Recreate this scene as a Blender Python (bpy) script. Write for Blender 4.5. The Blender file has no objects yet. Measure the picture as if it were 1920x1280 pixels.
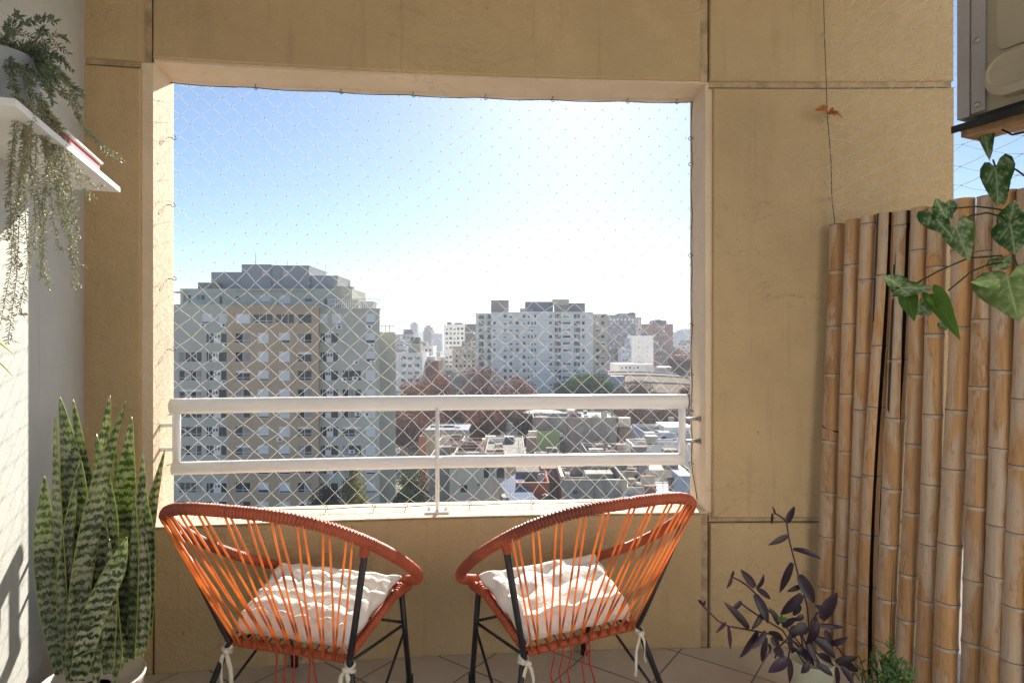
SUN_EL = 29.5; SUN_AZ = 7.0; SUN = 5.0; SKY = 0.05; DUST = 0.33; EXPO = 1.47; HAZE = 0.00032; CEIL_Y = -0.2; BACKH = 3.35; BX0 = 0.3
import bpy, math, random
from mathutils import Vector, Matrix
R = math.radians
rnd = random.Random(7)
scene = bpy.context.scene
COL = scene.collection
FPX = 1130.0
CAMZ = 1.40

def P(px, py, z):
    """world point seen at photo pixel (px, py) at distance z in front of the camera"""
    return Vector(((px - 960) / FPX * z, z, CAMZ + (640 - py) / FPX * z))

def lerp(a, b, t):
    return a + (b - a) * t

def smooth(t):
    t = max(0.0, min(1.0, t))
    return t * t * (3 - 2 * t)

# ------------------------------------------------------------------ mesh builder
class MB:
    def __init__(s):
        s.v = []; s.f = []; s.m = []; s.uv = []; s.sm = []
    def add(s, vs, fs, mi=0, uvs=None, sm=False):
        o = len(s.v)
        s.v.extend([tuple(p) for p in vs])
        for k, f in enumerate(fs):
            s.f.append(tuple(o + i for i in f)); s.m.append(mi); s.sm.append(sm)
            s.uv.append(None if uvs is None else [uvs[i] for i in f])
        return s
    def box(s, x0, x1, y0, y1, z0, z1, mi=0):
        vs = [(x, y, z) for x in (x0, x1) for y in (y0, y1) for z in (z0, z1)]
        return s.add(vs, [(0, 1, 3, 2), (4, 6, 7, 5), (0, 4, 5, 1), (2, 3, 7, 6), (0, 2, 6, 4), (1, 5, 7, 3)], mi)
    def obox(s, c, ax, ay, az, hx, hy, hz, mi=0):
        c = Vector(c); vs = [c + ax * (i * hx) + ay * (j * hy) + az * (k * hz) for i in (-1, 1) for j in (-1, 1) for k in (-1, 1)]
        return s.add(vs, [(0, 1, 3, 2), (4, 6, 7, 5), (0, 4, 5, 1), (2, 3, 7, 6), (0, 2, 6, 4), (1, 5, 7, 3)], mi)
    def prism(s, poly, z0, z1, mi=0, mtop=None):
        n = len(poly)
        vs = [(p[0], p[1], z0) for p in poly] + [(p[0], p[1], z1) for p in poly]
        s.add(vs, [(i, (i + 1) % n, n + (i + 1) % n, n + i) for i in range(n)] + [tuple(range(n - 1, -1, -1))], mi)
        s.add([(p[0], p[1], z1) for p in poly], [tuple(range(n))], mi if mtop is None else mtop)
        return s
    def tube(s, pts, r, sides=8, closed=False, cap=True, mi=0, flat=1.0, sm=True, up=None):
        pts = [Vector(p) for p in pts]; n = len(pts)
        if not hasattr(r, '__len__'): r = [r] * n
        tang = []
        for i in range(n):
            a = pts[(i - 1) % n] if (closed or i > 0) else pts[i]
            b = pts[(i + 1) % n] if (closed or i < n - 1) else pts[i]
            d = b - a
            tang.append(d.normalized() if d.length > 1e-9 else Vector((0, 0, 1)))
        u = up if up is not None else Vector((0, 0, 1))
        if abs(tang[0].dot(u)) > 0.95: u = Vector((1, 0, 0))
        nv = (u - tang[0] * u.dot(tang[0])).normalized()
        vs = []; L = 0; uvs = []
        for i in range(n):
            t = tang[i]
            nv = nv - t * nv.dot(t)
            nv = nv.normalized() if nv.length > 1e-6 else t.orthogonal().normalized()
            b = t.cross(nv)
            if i: L += (pts[i] - pts[i - 1]).length
            for k in range(sides):
                a = 2 * math.pi * k / sides
                vs.append(pts[i] + (nv * math.cos(a) + b * math.sin(a) * flat) * r[i]); uvs.append((k / sides, L))
        fs = []
        for i in range(n if closed else n - 1):
            j = (i + 1) % n
            for k in range(sides):
                l = (k + 1) % sides
                fs.append((i * sides + k, i * sides + l, j * sides + l, j * sides + k))
        if cap and not closed:
            fs.append(tuple(range(sides - 1, -1, -1))); fs.append(tuple((n - 1) * sides + k for k in range(sides)))
        return s.add(vs, fs, mi, uvs, sm)
    def lathe(s, c, prof, sides=24, mi=0, sm=True, rib=0.0):
        vs = []; n = len(prof)
        for (r, z) in prof:
            for k in range(sides):
                a = 2 * math.pi * k / sides
                rr = r * (1 - (rib if k % 2 else 0))
                vs.append((c[0] + rr * math.cos(a), c[1] + rr * math.sin(a), c[2] + z))
        fs = [(i * sides + k, i * sides + (k + 1) % sides, (i + 1) * sides + (k + 1) % sides, (i + 1) * sides + k) for i in range(n - 1) for k in range(sides)]
        fs.append(tuple(range(sides - 1, -1, -1))); fs.append(tuple((n - 1) * sides + k for k in range(sides)))
        return s.add(vs, fs, mi, None, sm)
    def mesh(s, name, mats):
        me = bpy.data.meshes.new(name)
        me.from_pydata(s.v, [], s.f)
        for m in (mats if isinstance(mats, (list, tuple)) else [mats]): me.materials.append(m)
        me.polygons.foreach_set('material_index', s.m)
        me.polygons.foreach_set('use_smooth', s.sm)
        if any(u is not None for u in s.uv):
            l = me.uv_layers.new(name='UVMap'); flat = []
            for f, u in zip(s.f, s.uv):
                for k in range(len(f)):
                    flat.extend(u[k] if u is not None else (0.5, 0.0))
            l.data.foreach_set('uv', flat)
        me.update()
        return me
    def build(s, name, mats, parent=None, loc=None):
        o = bpy.data.objects.new(name, s.mesh(name, mats)); COL.objects.link(o)
        if parent is not None: o.parent = parent
        if loc is not None: o.location = loc
        return o

def tag(o, label=None, cat=None, group=None, kind=None):
    if label: o['label'] = label
    if cat: o['category'] = cat
    if group: o['group'] = group
    if kind: o['kind'] = kind
    return o

def empty(name, label, cat, loc=(0, 0, 0), rz=0.0, group=None):
    o = bpy.data.objects.new(name, None); COL.objects.link(o)
    o.location = loc; o.rotation_euler = (0, 0, rz); o.empty_display_size = 0.1
    return tag(o, label, cat, group)

def part(name, me, parent, loc=(0, 0, 0)):
    o = bpy.data.objects.new(name, me); COL.objects.link(o); o.parent = parent; o.location = loc
    return o

def copy_tree(o, parent=None):
    c = o.copy(); COL.objects.link(c)
    if parent is not None: c.parent = parent
    for ch in [x for x in o.children]: copy_tree(ch, c)
    return c

# ------------------------------------------------------------------ materials
class NT:
    def __init__(s, name):
        s.m = bpy.data.materials.new(name); s.m.use_nodes = True
        s.t = s.m.node_tree; s.b = s.t.nodes['Principled BSDF']; s.out = s.t.nodes['Material Output']
    def n(s, typ, **kw):
        x = s.t.nodes.new(typ)
        for k, v in kw.items(): setattr(x, k, v)
        return x
    def l(s, a, b): s.t.links.new(a, b)
    def coord(s, scale=(1, 1, 1), rot=(0, 0, 0), kind='Object'):
        tc = s.n('ShaderNodeTexCoord'); mp = s.n('ShaderNodeMapping')
        mp.inputs['Scale'].default_value = scale; mp.inputs['Rotation'].default_value = rot
        s.l(tc.outputs[kind], mp.inputs['Vector'])
        return mp.outputs['Vector']
    def noise(s, vec, scale, detail=4, rough=0.55, dist=0.0):
        x = s.n('ShaderNodeTexNoise'); x.inputs['Scale'].default_value = scale
        x.inputs['Detail'].default_value = detail; x.inputs['Roughness'].default_value = rough; x.inputs['Distortion'].default_value = dist
        s.l(vec, x.inputs['Vector']); return x.outputs['Fac']
    def ramp(s, fac, stops):
        x = s.n('ShaderNodeValToRGB'); e = x.color_ramp.elements
        while len(e) < len(stops): e.new(0.5)
        for k, (p, c) in enumerate(stops):
            e[k].position = p; e[k].color = (c[0], c[1], c[2], 1) if hasattr(c, '__len__') else (c, c, c, 1)
        s.l(fac, x.inputs['Fac']); return x.outputs['Color']
    def mix(s, fac, a, b, typ='MIX'):
        x = s.n('ShaderNodeMix'); x.data_type = 'RGBA'; x.blend_type = typ
        for sock, v in ((x.inputs[0], fac), (x.inputs[6], a), (x.inputs[7], b)):
            if hasattr(v, 'is_linked'): s.l(v, sock)
            elif hasattr(v, '__len__'): sock.default_value = (v[0], v[1], v[2], 1)
            else: sock.default_value = v
        return x.outputs[2]
    def math(s, op, a, b=0.0, clamp=False):
        x = s.n('ShaderNodeMath'); x.operation = op; x.use_clamp = clamp
        for sock, v in ((x.inputs[0], a), (x.inputs[1], b)):
            if hasattr(v, 'is_linked'): s.l(v, sock)
            else: sock.default_value = v
        return x.outputs[0]
    def bump(s, h, strength=0.3, dist=0.01):
        x = s.n('ShaderNodeBump'); x.inputs['Strength'].default_value = strength; x.inputs['Distance'].default_value = dist
        s.l(h, x.inputs['Height']); s.l(x.outputs['Normal'], s.b.inputs['Normal']); return x
    def color(s, c):
        if hasattr(c, 'is_linked'): s.l(c, s.b.inputs['Base Color'])
        else: s.b.inputs['Base Color'].default_value = (c[0], c[1], c[2], 1)
    def set(s, rough=0.6, metal=0.0, spec=0.5):
        s.b.inputs['Roughness'].default_value = rough; s.b.inputs['Metallic'].default_value = metal
        s.b.inputs['Specular IOR Level'].default_value = spec
    def translucent(s, col, fac):
        tr = s.n('ShaderNodeBsdfTranslucent'); mx = s.n('ShaderNodeMixShader')
        if hasattr(col, 'is_linked'): s.l(col, tr.inputs['Color'])
        else: tr.inputs['Color'].default_value = (col[0], col[1], col[2], 1)
        mx.inputs[0].default_value = fac
        s.l(s.b.outputs[0], mx.inputs[1]); s.l(tr.outputs[0], mx.inputs[2]); s.l(mx.outputs[0], s.out.inputs['Surface'])

def mul(c, k): return tuple(min(1, x * k) for x in c)

def plain(name, c, rough=0.6, var=0.2, scale=3.0, bump=0.0, bscale=80.0, metal=0.0, spec=0.4, stretch=(1, 1, 1), bdist=0.004):
    t = NT(name); v = t.coord(stretch)
    nz = t.noise(v, scale, 5, 0.6)
    t.color(t.ramp(nz, [(0.25, mul(c, 1 - var)), (0.75, mul(c, 1 + var * 0.6))]))
    if bump: t.bump(t.noise(v, bscale, 3, 0.6), bump, bdist)
    t.set(rough, metal, spec)
    return t.m

def plaster(name, c, stain=(0.16, 0.12, 0.08), amt=0.35, bump=0.35):
    t = NT(name); v = t.coord()
    n1 = t.noise(v, 1.3, 6, 0.62, 0.4); n2 = t.noise(v, 9, 5, 0.65); n3 = t.noise(t.coord((6, 6, 0.8)), 2.0, 6, 0.7)
    base = t.ramp(n1, [(0.28, mul(c, 0.84)), (0.74, mul(c, 1.08))])
    base = t.mix(t.ramp(t.noise(v, 5.5, 6, 0.7, 0.8), [(0.5, 0.0), (0.72, 0.3)]), base, mul(c, 0.78))
    base = t.mix(t.ramp(n3, [(0.55, 0.0), (0.8, amt * 0.55)]), base, mul(c, 0.62))
    spots = t.ramp(t.noise(v, 42, 2, 0.5), [(0.71, 0.0), (0.76, amt)])
    spots = t.mix(1.0, spots, t.ramp(n2, [(0.45, 0.0), (0.6, 1.0)]), 'MULTIPLY')
    base = t.mix(spots, base, stain)
    # hairline cracks and drip marks
    cr = t.ramp(t.math('ABSOLUTE', t.math('SUBTRACT', t.noise(t.coord((1, 1, 2.6)), 1.7, 7, 0.62, 0.6), 0.5)), [(0.0, 0.45), (0.003, 0.0)])
    cr = t.mix(1.0, cr, t.ramp(t.noise(v, 1.1, 2, 0.5), [(0.52, 0.0), (0.6, 1.0)]), 'MULTIPLY')
    base = t.mix(cr, base, stain)
    drip = t.ramp(t.noise(t.coord((9, 9, 0.35)), 2.4, 4, 0.7), [(0.60, 0.0), (0.74, 0.38)])
    base = t.mix(drip, base, mul(c, 0.55))
    t.color(base)
    b1 = t.noise(v, 16, 4, 0.6, 0.6); b2 = t.noise(v, 120, 3, 0.6)
    h = t.math('ADD', t.math('MULTIPLY', b1, 0.7), t.math('MULTIPLY', b2, 0.22)); h = t.math('ADD', h, t.math('MULTIPLY', t.noise(v, 48, 5, 0.7, 1.5), 0.45))
    t.bump(h, min(1, bump * 1.8), 0.022)
    t.set(0.85, 0, 0.2)
    return t.m

def uv_mat(name): return NT(name)
# ------------------------------------------------------------------ shared materials
M = {}
M['ochre'] = plaster('ochre_plaster', (0.535, 0.395, 0.222), amt=0.6)
M['groove'] = plain('dirty_groove', (0.45, 0.33, 0.20), 0.95, 0.5, 14, 0.6, 60)
M['ochre_recess'] = plaster('ochre_plaster_recess', (0.52, 0.385, 0.225), amt=0.6, bump=0.5)
M['reveal'] = plaster('reveal_plaster', (0.72, 0.58, 0.42), amt=0.3, bump=0.25)
M['greywall'] = plaster('grey_white_plaster', (0.50, 0.50, 0.465), stain=(0.3, 0.3, 0.28), amt=0.2, bump=0.1)
M['soffit'] = plaster('ceiling_paint', (0.7, 0.67, 0.6), amt=0.2)
M['backwall'] = plaster('white_bounce_render', (0.80, 0.77, 0.72), amt=0.1)
M['white_metal'] = plain('white_painted_metal', (0.82, 0.82, 0.81), 0.32, 0.05, 6, 0.04, 200, spec=0.5)
M['steel'] = plain('galvanised_steel', (0.42, 0.41, 0.40), 0.4, 0.2, 20, 0.05, 90, metal=0.8)
M['dark_wire'] = plain('dark_wire', (0.05, 0.05, 0.055), 0.5, 0.3, 30)
M['black_metal'] = plain('black_metal', (0.018, 0.018, 0.02), 0.38, 0.3, 12, 0.05, 120)
M['rubber'] = plain('black_rubber', (0.012, 0.012, 0.012), 0.7, 0.2, 30)
M['soil'] = plain('dark_soil', (0.03, 0.022, 0.015), 0.95, 0.4, 40, 0.6, 60)
M['white_paint'] = plain('white_board', (0.80, 0.79, 0.76), 0.5, 0.06, 5)

def net_mat():
    t = NT('net_twine'); t.color((0.88, 0.87, 0.85)); t.set(0.45, 0, 0.3); t.translucent((0.9, 0.89, 0.86), 0.5); return t.m
M['net'] = net_mat()
M['knot'] = plain('net_knot', (0.30, 0.25, 0.22), 0.7, 0.2, 40)

def tile_mat():
    t = NT('floor_tile'); v = t.coord((1, 1, 1), (0, 0, R(36)))
    b = t.n('ShaderNodeTexBrick'); b.offset = 0.0; b.squash = 1.0
    b.inputs['Scale'].default_value = 1.0; b.inputs['Brick Width'].default_value = 0.33; b.inputs['Row Height'].default_value = 0.33
    b.inputs['Mortar Size'].default_value = 0.004; b.inputs['Mortar Smooth'].default_value = 0.2
    b.inputs['Color1'].default_value = (0.47, 0.42, 0.365, 1); b.inputs['Color2'].default_value = (0.52, 0.465, 0.41, 1); b.inputs['Mortar'].default_value = (0.11, 0.08, 0.06, 1)
    t.l(v, b.inputs['Vector'])
    c = t.mix(t.ramp(t.noise(v, 5, 6, 0.7), [(0.4, 0.0), (0.75, 0.45)]), b.outputs['Color'], (0.33, 0.28, 0.235))
    t.color(c); t.bump(t.math('SUBTRACT', 1.0, b.outputs['Fac']), 0.5, 0.003)
    t.set(0.38, 0, 0.5); return t.m
M['tile'] = tile_mat()

def cord_wrap_mat():
    t = NT('red_orange_cord_wrap'); v = t.coord()
    n = t.noise(v, 9, 4, 0.7); f = t.noise(v, 2.2, 3, 0.6)
    c = t.ramp(n, [(0.3, (0.31, 0.062, 0.028)), (0.7, (0.47, 0.112, 0.05))])
    c = t.mix(t.ramp(f, [(0.53, 0.0), (0.64, 0.75)]), c, (0.14, 0.034, 0.026))
    t.color(c); t.set(0.5, 0, 0.3); return t.m
M['wrap'] = cord_wrap_mat()
def cord_mat():
    t = NT('orange_cord'); v = t.coord()
    oi = t.n('ShaderNodeObjectInfo'); t.color(t.mix(t.ramp(oi.outputs['Random'], [(0.3, 0.0), (1.0, 0.6)]), t.ramp(t.noise(v, 7, 3), [(0.38, (0.52, 0.12, 0.04)), (0.58, (0.88, 0.33, 0.08))]), (0.46, 0.10, 0.045))); t.set(0.4, 0, 0.4); t.translucent((1.0, 0.50, 0.12), 0.38); return t.m
M['cord'] = cord_mat()
M['red_cord'] = plain('red_cord', (0.50, 0.05, 0.03), 0.45, 0.25, 10)

def cotton(name, c):
    t = NT(name); v = t.coord()
    t.color(t.ramp(t.noise(v, 4, 5), [(0.3, mul(c, 0.9)), (0.7, c)]))
    h = t.math('ADD', t.noise(v, 34, 4, 0.6, 1.2), t.math('MULTIPLY', t.noise(v, 400, 2), 0.12))
    t.bump(h, 0.55, 0.012); t.set(0.95, 0, 0.1); t.b.inputs['Sheen Weight'].default_value = 0.15
    return t.m
M['cotton'] = cotton('natural_cotton', (0.86, 0.83, 0.77))
M['ribbon'] = cotton('cotton_tape', (0.72, 0.65, 0.53))

def bamboo_mat(name, c, c2, seed):
    t = NT(name)
    tc = t.n('ShaderNodeTexCoord'); mp = t.n('ShaderNodeMapping'); mp.inputs['Scale'].default_value = (30, 30, 1.6); mp.inputs['Location'].default_value = (seed * 3.1, seed, 0)
    t.l(tc.outputs['Object'], mp.inputs['Vector']); v = mp.outputs['Vector']
    mp2 = t.n('ShaderNodeMapping'); mp2.inputs['Scale'].default_value = (9, 9, 2.4); mp2.inputs['Location'].default_value = (seed, 2 * seed, seed); t.l(tc.outputs['Object'], mp2.inputs['Vector'])
    n1 = t.noise(v, 1.0, 6, 0.65); n2 = t.noise(mp2.outputs['Vector'], 1.2, 5, 0.6, 0.5)
    sx = t.n('ShaderNodeSeparateXYZ'); t.l(tc.outputs['UV'], sx.inputs[0])      # u runs round the cane: one side painted paler, for bleaching and for window light
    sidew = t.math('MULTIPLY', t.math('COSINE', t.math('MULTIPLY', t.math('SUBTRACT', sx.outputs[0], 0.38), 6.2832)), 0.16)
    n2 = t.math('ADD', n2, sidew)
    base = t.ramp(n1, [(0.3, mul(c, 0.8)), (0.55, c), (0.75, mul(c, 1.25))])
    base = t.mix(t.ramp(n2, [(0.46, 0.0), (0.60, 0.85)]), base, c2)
    edge = t.ramp(n2, [(0.455, 0.0), (0.475, 0.5), (0.50, 0.0)])
    edge = t.mix(1.0, edge, t.ramp(t.noise(mp2.outputs['Vector'], 0.5, 2), [(0.5, 0.0), (0.6, 1.0)]), 'MULTIPLY')
    base = t.mix(edge, base, (0.20, 0.10, 0.055))
    fine = t.noise(t.coord((90, 90, 2.2)), 2, 4, 0.65)
    base = t.mix(t.ramp(fine, [(0.54, 0.0), (0.70, 0.6)]), base, (0.20, 0.115, 0.06))
    blot = t.noise(t.coord((26, 26, 7)), 1.5, 5, 0.7)
    base = t.mix(t.ramp(blot, [(0.60, 0.0), (0.68, 0.55)]), base, (0.24, 0.13, 0.075))
    t.color(base); t.bump(n1, 0.25, 0.004); t.set(0.55, 0, 0.35); return t.m
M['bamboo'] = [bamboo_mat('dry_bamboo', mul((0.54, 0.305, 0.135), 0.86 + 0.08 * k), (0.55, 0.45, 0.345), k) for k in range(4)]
M['bamboo_node'] = plain('bamboo_node_ring', (0.21, 0.145, 0.095), 0.8, 0.5, 40)
M['bamboo_bloom'] = plain('bamboo_node_bloom', (0.50, 0.40, 0.30), 0.8, 0.35, 30)
M['bamboo_in'] = plain('bamboo_hollow', (0.075, 0.045, 0.028), 0.9, 0.3, 20)

def snake_mat():
    t = NT('snake_plant_leaf'); tc = t.n('ShaderNodeTexCoord'); sx = t.n('ShaderNodeSeparateXYZ'); t.l(tc.outputs['UV'], sx.inputs[0])
    u, w = sx.outputs[0], sx.outputs[1]
    cmb = t.n('ShaderNodeCombineXYZ'); t.l(t.math('MULTIPLY', u, 1.6), cmb.inputs[0]); t.l(t.math('MULTIPLY', w, 17.0), cmb.inputs[1])
    n1 = t.noise(cmb.outputs[0], 2.6, 4, 0.7)
    cm2 = t.n('ShaderNodeCombineXYZ'); t.l(t.math('MULTIPLY', u, 9), cm2.inputs[0]); t.l(t.math('MULTIPLY', w, 40), cm2.inputs[1])
    n2 = t.noise(cm2.outputs[0], 1.0, 3, 0.6)
    ph = t.math('ADD', t.math('MULTIPLY', w, 225.0), t.math('MULTIPLY', n1, 12.0))
    ph = t.math('ADD', ph, t.math('MULTIPLY', n2, 6.5))
    band = t.math('SINE', ph)
    bandc = t.ramp(t.math('ADD', t.math('MULTIPLY', band, 0.5), 0.5), [(0.46, 0.0), (0.60, 1.0)])
    n3 = t.noise(cmb.outputs[0], 0.9, 3, 0.6)
    big = t.ramp(n3, [(0.36, 0.55), (0.50, 1.0)])
    fac = t.mix(1.0, bandc, big, 'MULTIPLY')
    pale = t.ramp(n3, [(0.46, (0.48, 0.50, 0.31)), (0.68, (0.12, 0.18, 0.07))])
    c = t.mix(fac, pale, (0.016, 0.034, 0.016))
    oi = t.n('ShaderNodeObjectInfo'); c = t.mix(t.ramp(oi.outputs['Random'], [(0.0, 0.0), (1.0, 0.38)]), c, (0.03, 0.055, 0.022))
    e = t.math('ABSOLUTE', t.math('SUBTRACT', u, 0.5))
    c = t.mix(t.ramp(e, [(0.465, 0.0), (0.485, 0.8)]), c, (0.34, 0.40, 0.07))
    t.color(c); t.set(0.33, 0, 0.5)
    t.bump(n2, 0.12, 0.003)
    t.translucent(t.mix(0.5, c, (0.42, 0.55, 0.03)), 0.3); return t.m
M['snake'] = snake_mat()

def leaf_mat(name, c, trans, fac=0.3, rough=0.4, var=0.35, scale=9):
    t = NT(name); v = t.coord()
    cc = t.ramp(t.noise(v, scale, 3), [(0.3, mul(c, 1 - var)), (0.7, mul(c, 1 + var))])
    t.color(cc); t.set(rough, 0, 0.4); t.translucent(trans, fac); return t.m
M['purple'] = leaf_mat('purple_leaf', (0.034, 0.020, 0.032), (0.09, 0.02, 0.045), 0.15, 0.42, 0.5)
M['purple_stem'] = plain('purple_stem', (0.09, 0.03, 0.05), 0.5, 0.3, 20)
M['green_leaf'] = leaf_mat('bright_green_leaf', (0.06, 0.14, 0.03), (0.15, 0.35, 0.03), 0.3)
M['grey_leaf'] = leaf_mat('grey_green_leaf', (0.17, 0.245, 0.14), (0.22, 0.30, 0.12), 0.25, 0.5, 0.45, 14)
M['pale_leaf'] = leaf_mat('pale_grey_leaf', (0.37, 0.41, 0.255), (0.42, 0.47, 0.22), 0.25, 0.5, 0.35, 14)
M['twig'] = plain('pinkish_twig', (0.42, 0.27, 0.16), 0.7, 0.3, 30)
M['yellow_leaf'] = leaf_mat('yellow_green_leaf', (0.45, 0.50, 0.12), (0.6, 0.6, 0.1), 0.35)
M['stem_green'] = plain('dark_green_stem', (0.03, 0.05, 0.018), 0.5, 0.3, 20)

def vine_mat(name, green, white, amt):
    t = NT(name); tc = t.n('ShaderNodeTexCoord'); sx = t.n('ShaderNodeSeparateXYZ'); t.l(tc.outputs['UV'], sx.inputs[0])
    u, w = sx.outputs[0], sx.outputs[1]
    au = t.math('ABSOLUTE', u)
    v = t.coord((1, 1, 1), (0, 0, 0), 'UV')
    n = t.noise(v, 4.0, 4, 0.6)
    n2 = t.noise(v, 11.0, 3, 0.6)
    ph = t.math('ADD', t.math('MULTIPLY', t.math('SUBTRACT', w, t.math('MULTIPLY', au, 0.9)), 32.0), t.math('MULTIPLY', n2, 6.0))
    vein = t.ramp(t.math('SINE', ph), [(0.55, 0.0), (0.9, 1.0)])
    mid = t.ramp(au, [(0.012, 1.0), (0.035, 0.0)])
    zone = t.ramp(t.math('ADD', n, t.math('MULTIPLY', au, -0.35)), [(0.45 - amt * 0.22, 0.0), (0.62 - amt * 0.15, 1.0)])
    net = t.ramp(t.noise(v, 26, 2), [(0.5, 0.0), (0.58, 0.7)])
    f = t.mix(1.0, t.mix(0.6, vein, net, 'ADD'), zone, 'MULTIPLY')
    f = t.mix(1.0, f, mid, 'LIGHTEN')
    f = t.mix(amt, f, zone, 'LIGHTEN')
    c = t.mix(f, green, white)
    t.color(c); t.set(0.55, 0, 0.3); t.translucent(t.mix(0.6, c, (0.3, 0.48, 0.08)), 0.35); return t.m
M['vine'] = [vine_mat('vine_leaf_dark', (0.04, 0.115, 0.032), (0.46, 0.58, 0.34), 0.42),
             vine_mat('vine_leaf_variegated', (0.07, 0.16, 0.04), (0.52, 0.60, 0.38), 0.55),
             vine_mat('vine_leaf_pale', (0.15, 0.24, 0.07), (0.44, 0.55, 0.25), 0.6),
             vine_mat('vine_leaf_green', (0.09, 0.19, 0.025), (0.18, 0.3, 0.05), 0.1)]
M['ac_body'] = plain('aged_beige_enamel', (0.36, 0.315, 0.225), 0.45, 0.18, 5, 0.05, 60)
M['groove_line'] = plain('groove_shadow_line', (0.10, 0.07, 0.045), 0.95, 0.6, 20)  # shadow line painted in as a dark strip along one groove edge
M['ac_edge'] = plain('grey_enamel', (0.33, 0.31, 0.30), 0.45, 0.12, 6, 0.04, 80)
M['rust'] = plain('rusty_timber', (0.33, 0.20, 0.10), 0.8, 0.5, 30, 0.4, 60)
M['dry_leaf'] = leaf_mat('dry_brown_leaf', (0.36, 0.13, 0.03), (0.6, 0.2, 0.03), 0.3, 0.6, 0.5, 60)
M['pot_beige'] = plain('beige_plastic_pot', (0.60, 0.52, 0.44), 0.45, 0.06, 4)
M['pot_cream'] = plain('cream_ribbed_pot', (0.62, 0.63, 0.46), 0.45, 0.06, 4)
M['pot_grey'] = plain('grey_pot', (0.33, 0.35, 0.38), 0.6, 0.12, 6)
M['tray_red'] = plain('red_tray', (0.42, 0.07, 0.07), 0.5, 0.15, 8)
# ------------------------------------------------------------------ balcony: curved front wall
def wz(X): return 2.717 + 0.075 * X - 0.0275 * X * X
def W(X, off, Z):
    m = 0.075 - 0.055 * X; k = 1 / math.sqrt(1 + m * m)
    return Vector((X - m * k * off, wz(X) + k * off, Z))
def Xat(px, off=0.0):
    lo, hi = -3.2, 3.2
    for _ in range(50):
        mid = (lo + hi) / 2; p = W(mid, off, 0)
        if p.x / p.y * FPX + 960 < px: lo = mid
        else: hi = mid
    return (lo + hi) / 2

def arc_box(mb, X0, X1, Z0, Z1, o0, o1, bev=0.0, mi=0, step=0.12, mback=None):
    n = max(1, int(abs(X1 - X0) / step)); b = bev
    rings = []
    for i in range(n + 1):
        t = i / n
        X = lerp(X0, X1, t)
        Xi = lerp(X0 + b, X1 - b, t)
        rings.append([W(Xi, o0, Z0 + b), W(Xi, o0, Z1 - b), W(X, o0 + b, Z1), W(X, o1, Z1), W(X, o1, Z0), W(X, o0 + b, Z0)])
    vs = [p for r in rings for p in r]; fs = []
    for i in range(n):
        for k in range(6):
            l = (k + 1) % 6
            fs.append((i * 6 + l, i * 6 + k, (i + 1) * 6 + k, (i + 1) * 6 + l))
    fs.append(tuple(range(6))); fs.append(tuple(n * 6 + k for k in range(5, -1, -1)))
    mb.add(vs, fs, mi)

TH = 0.235; HS = 0.612; HL = 2.586; TOPZ = 3.35
XL, XR = -1.519, 0.892
XEND = Xat(1790); XBEG = -1.97
wall = empty('balcony_wall', 'ochre plastered balcony wall with grooved panels around the wide netted opening', 'wall', (0, 2.7, 0))
def wpart(name, mb, mats):
    o = mb.build(name, mats, wall); o.location = (0, -2.7, 0); return o
BV = 0.006
b = MB()
arc_box(b, XBEG, XEND - 0.004, -0.25, HS, 0.016, TH, 0, 1)
arc_box(b, Xat(288), Xat(1316), -0.02, HS - 0.004, 0.0, 0.02, BV, 0)
arc_box(b, XBEG, Xat(285), -0.02, HS - 0.004, 0.0, 0.02, BV, 0)
arc_box(b, Xat(1331), XEND, -0.02, 0.566, 0.0, 0.02, BV, 0)
wpart('parapet', b, [M['ochre'], M['ochre_recess']])
b = MB()
for a_, c_, d_, e_ in ((Xat(1316), Xat(1331), -0.02, HS - 0.01), (Xat(285), Xat(288), -0.02, HS - 0.01), (Xat(1331), XEND - 0.006, 0.566, 0.590)): 
    arc_box(b, a_, c_, d_, e_, 0.0135, 0.02, 0, 0)
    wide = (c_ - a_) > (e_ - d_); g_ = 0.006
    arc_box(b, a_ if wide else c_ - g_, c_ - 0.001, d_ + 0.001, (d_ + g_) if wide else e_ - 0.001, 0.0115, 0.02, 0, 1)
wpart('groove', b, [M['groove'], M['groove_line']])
b = MB()
for a_, c_, d_, e_ in ((XBEG, Xat(262), 2.549, 2.578), (Xat(269), Xat(286), 2.579, TOPZ - .01), (Xat(1315), Xat(1331), 2.592, TOPZ - .01), (Xat(1331), XEND - 0.006, 2.562, 2.594)): 
    arc_box(b, a_, c_, d_, e_, 0.0135, 0.02, 0, 0)
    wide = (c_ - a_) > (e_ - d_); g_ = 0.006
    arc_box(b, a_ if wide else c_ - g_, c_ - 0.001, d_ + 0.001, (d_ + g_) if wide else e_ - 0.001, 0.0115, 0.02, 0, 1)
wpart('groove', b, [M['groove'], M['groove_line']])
b = MB()
arc_box(b, XL - 0.003, XR + 0.003, HS + 0.0005, HS + 0.006, -0.002, TH + 0.015, 0.002, 0)
wpart('sill', b, M['reveal'])
b = MB()
arc_box(b, XBEG, XEND - 0.004, HL, TOPZ, 0.016, TH, 0, 1)
arc_box(b, Xat(286), Xat(1315), 2.598, TOPZ, 0.0, 0.02, BV, 0)
arc_box(b, XBEG, Xat(269), 2.578, TOPZ, 0.0, 0.02, BV, 0)
arc_box(b, Xat(1331), XEND, 2.594, TOPZ, 0.0, 0.02, BV, 0)
wpart('lintel', b, [M['ochre'], M['reveal']])
b = MB()
arc_box(b, XBEG, XL, HS + 0.001, HL, 0.016, TH, 0, 1)
arc_box(b, XBEG, Xat(263), HS + 0.0, 2.549, 0.0, 0.02, BV, 0)
wpart('pillar', b, [M['ochre'], M['reveal']])
b = MB()
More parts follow.
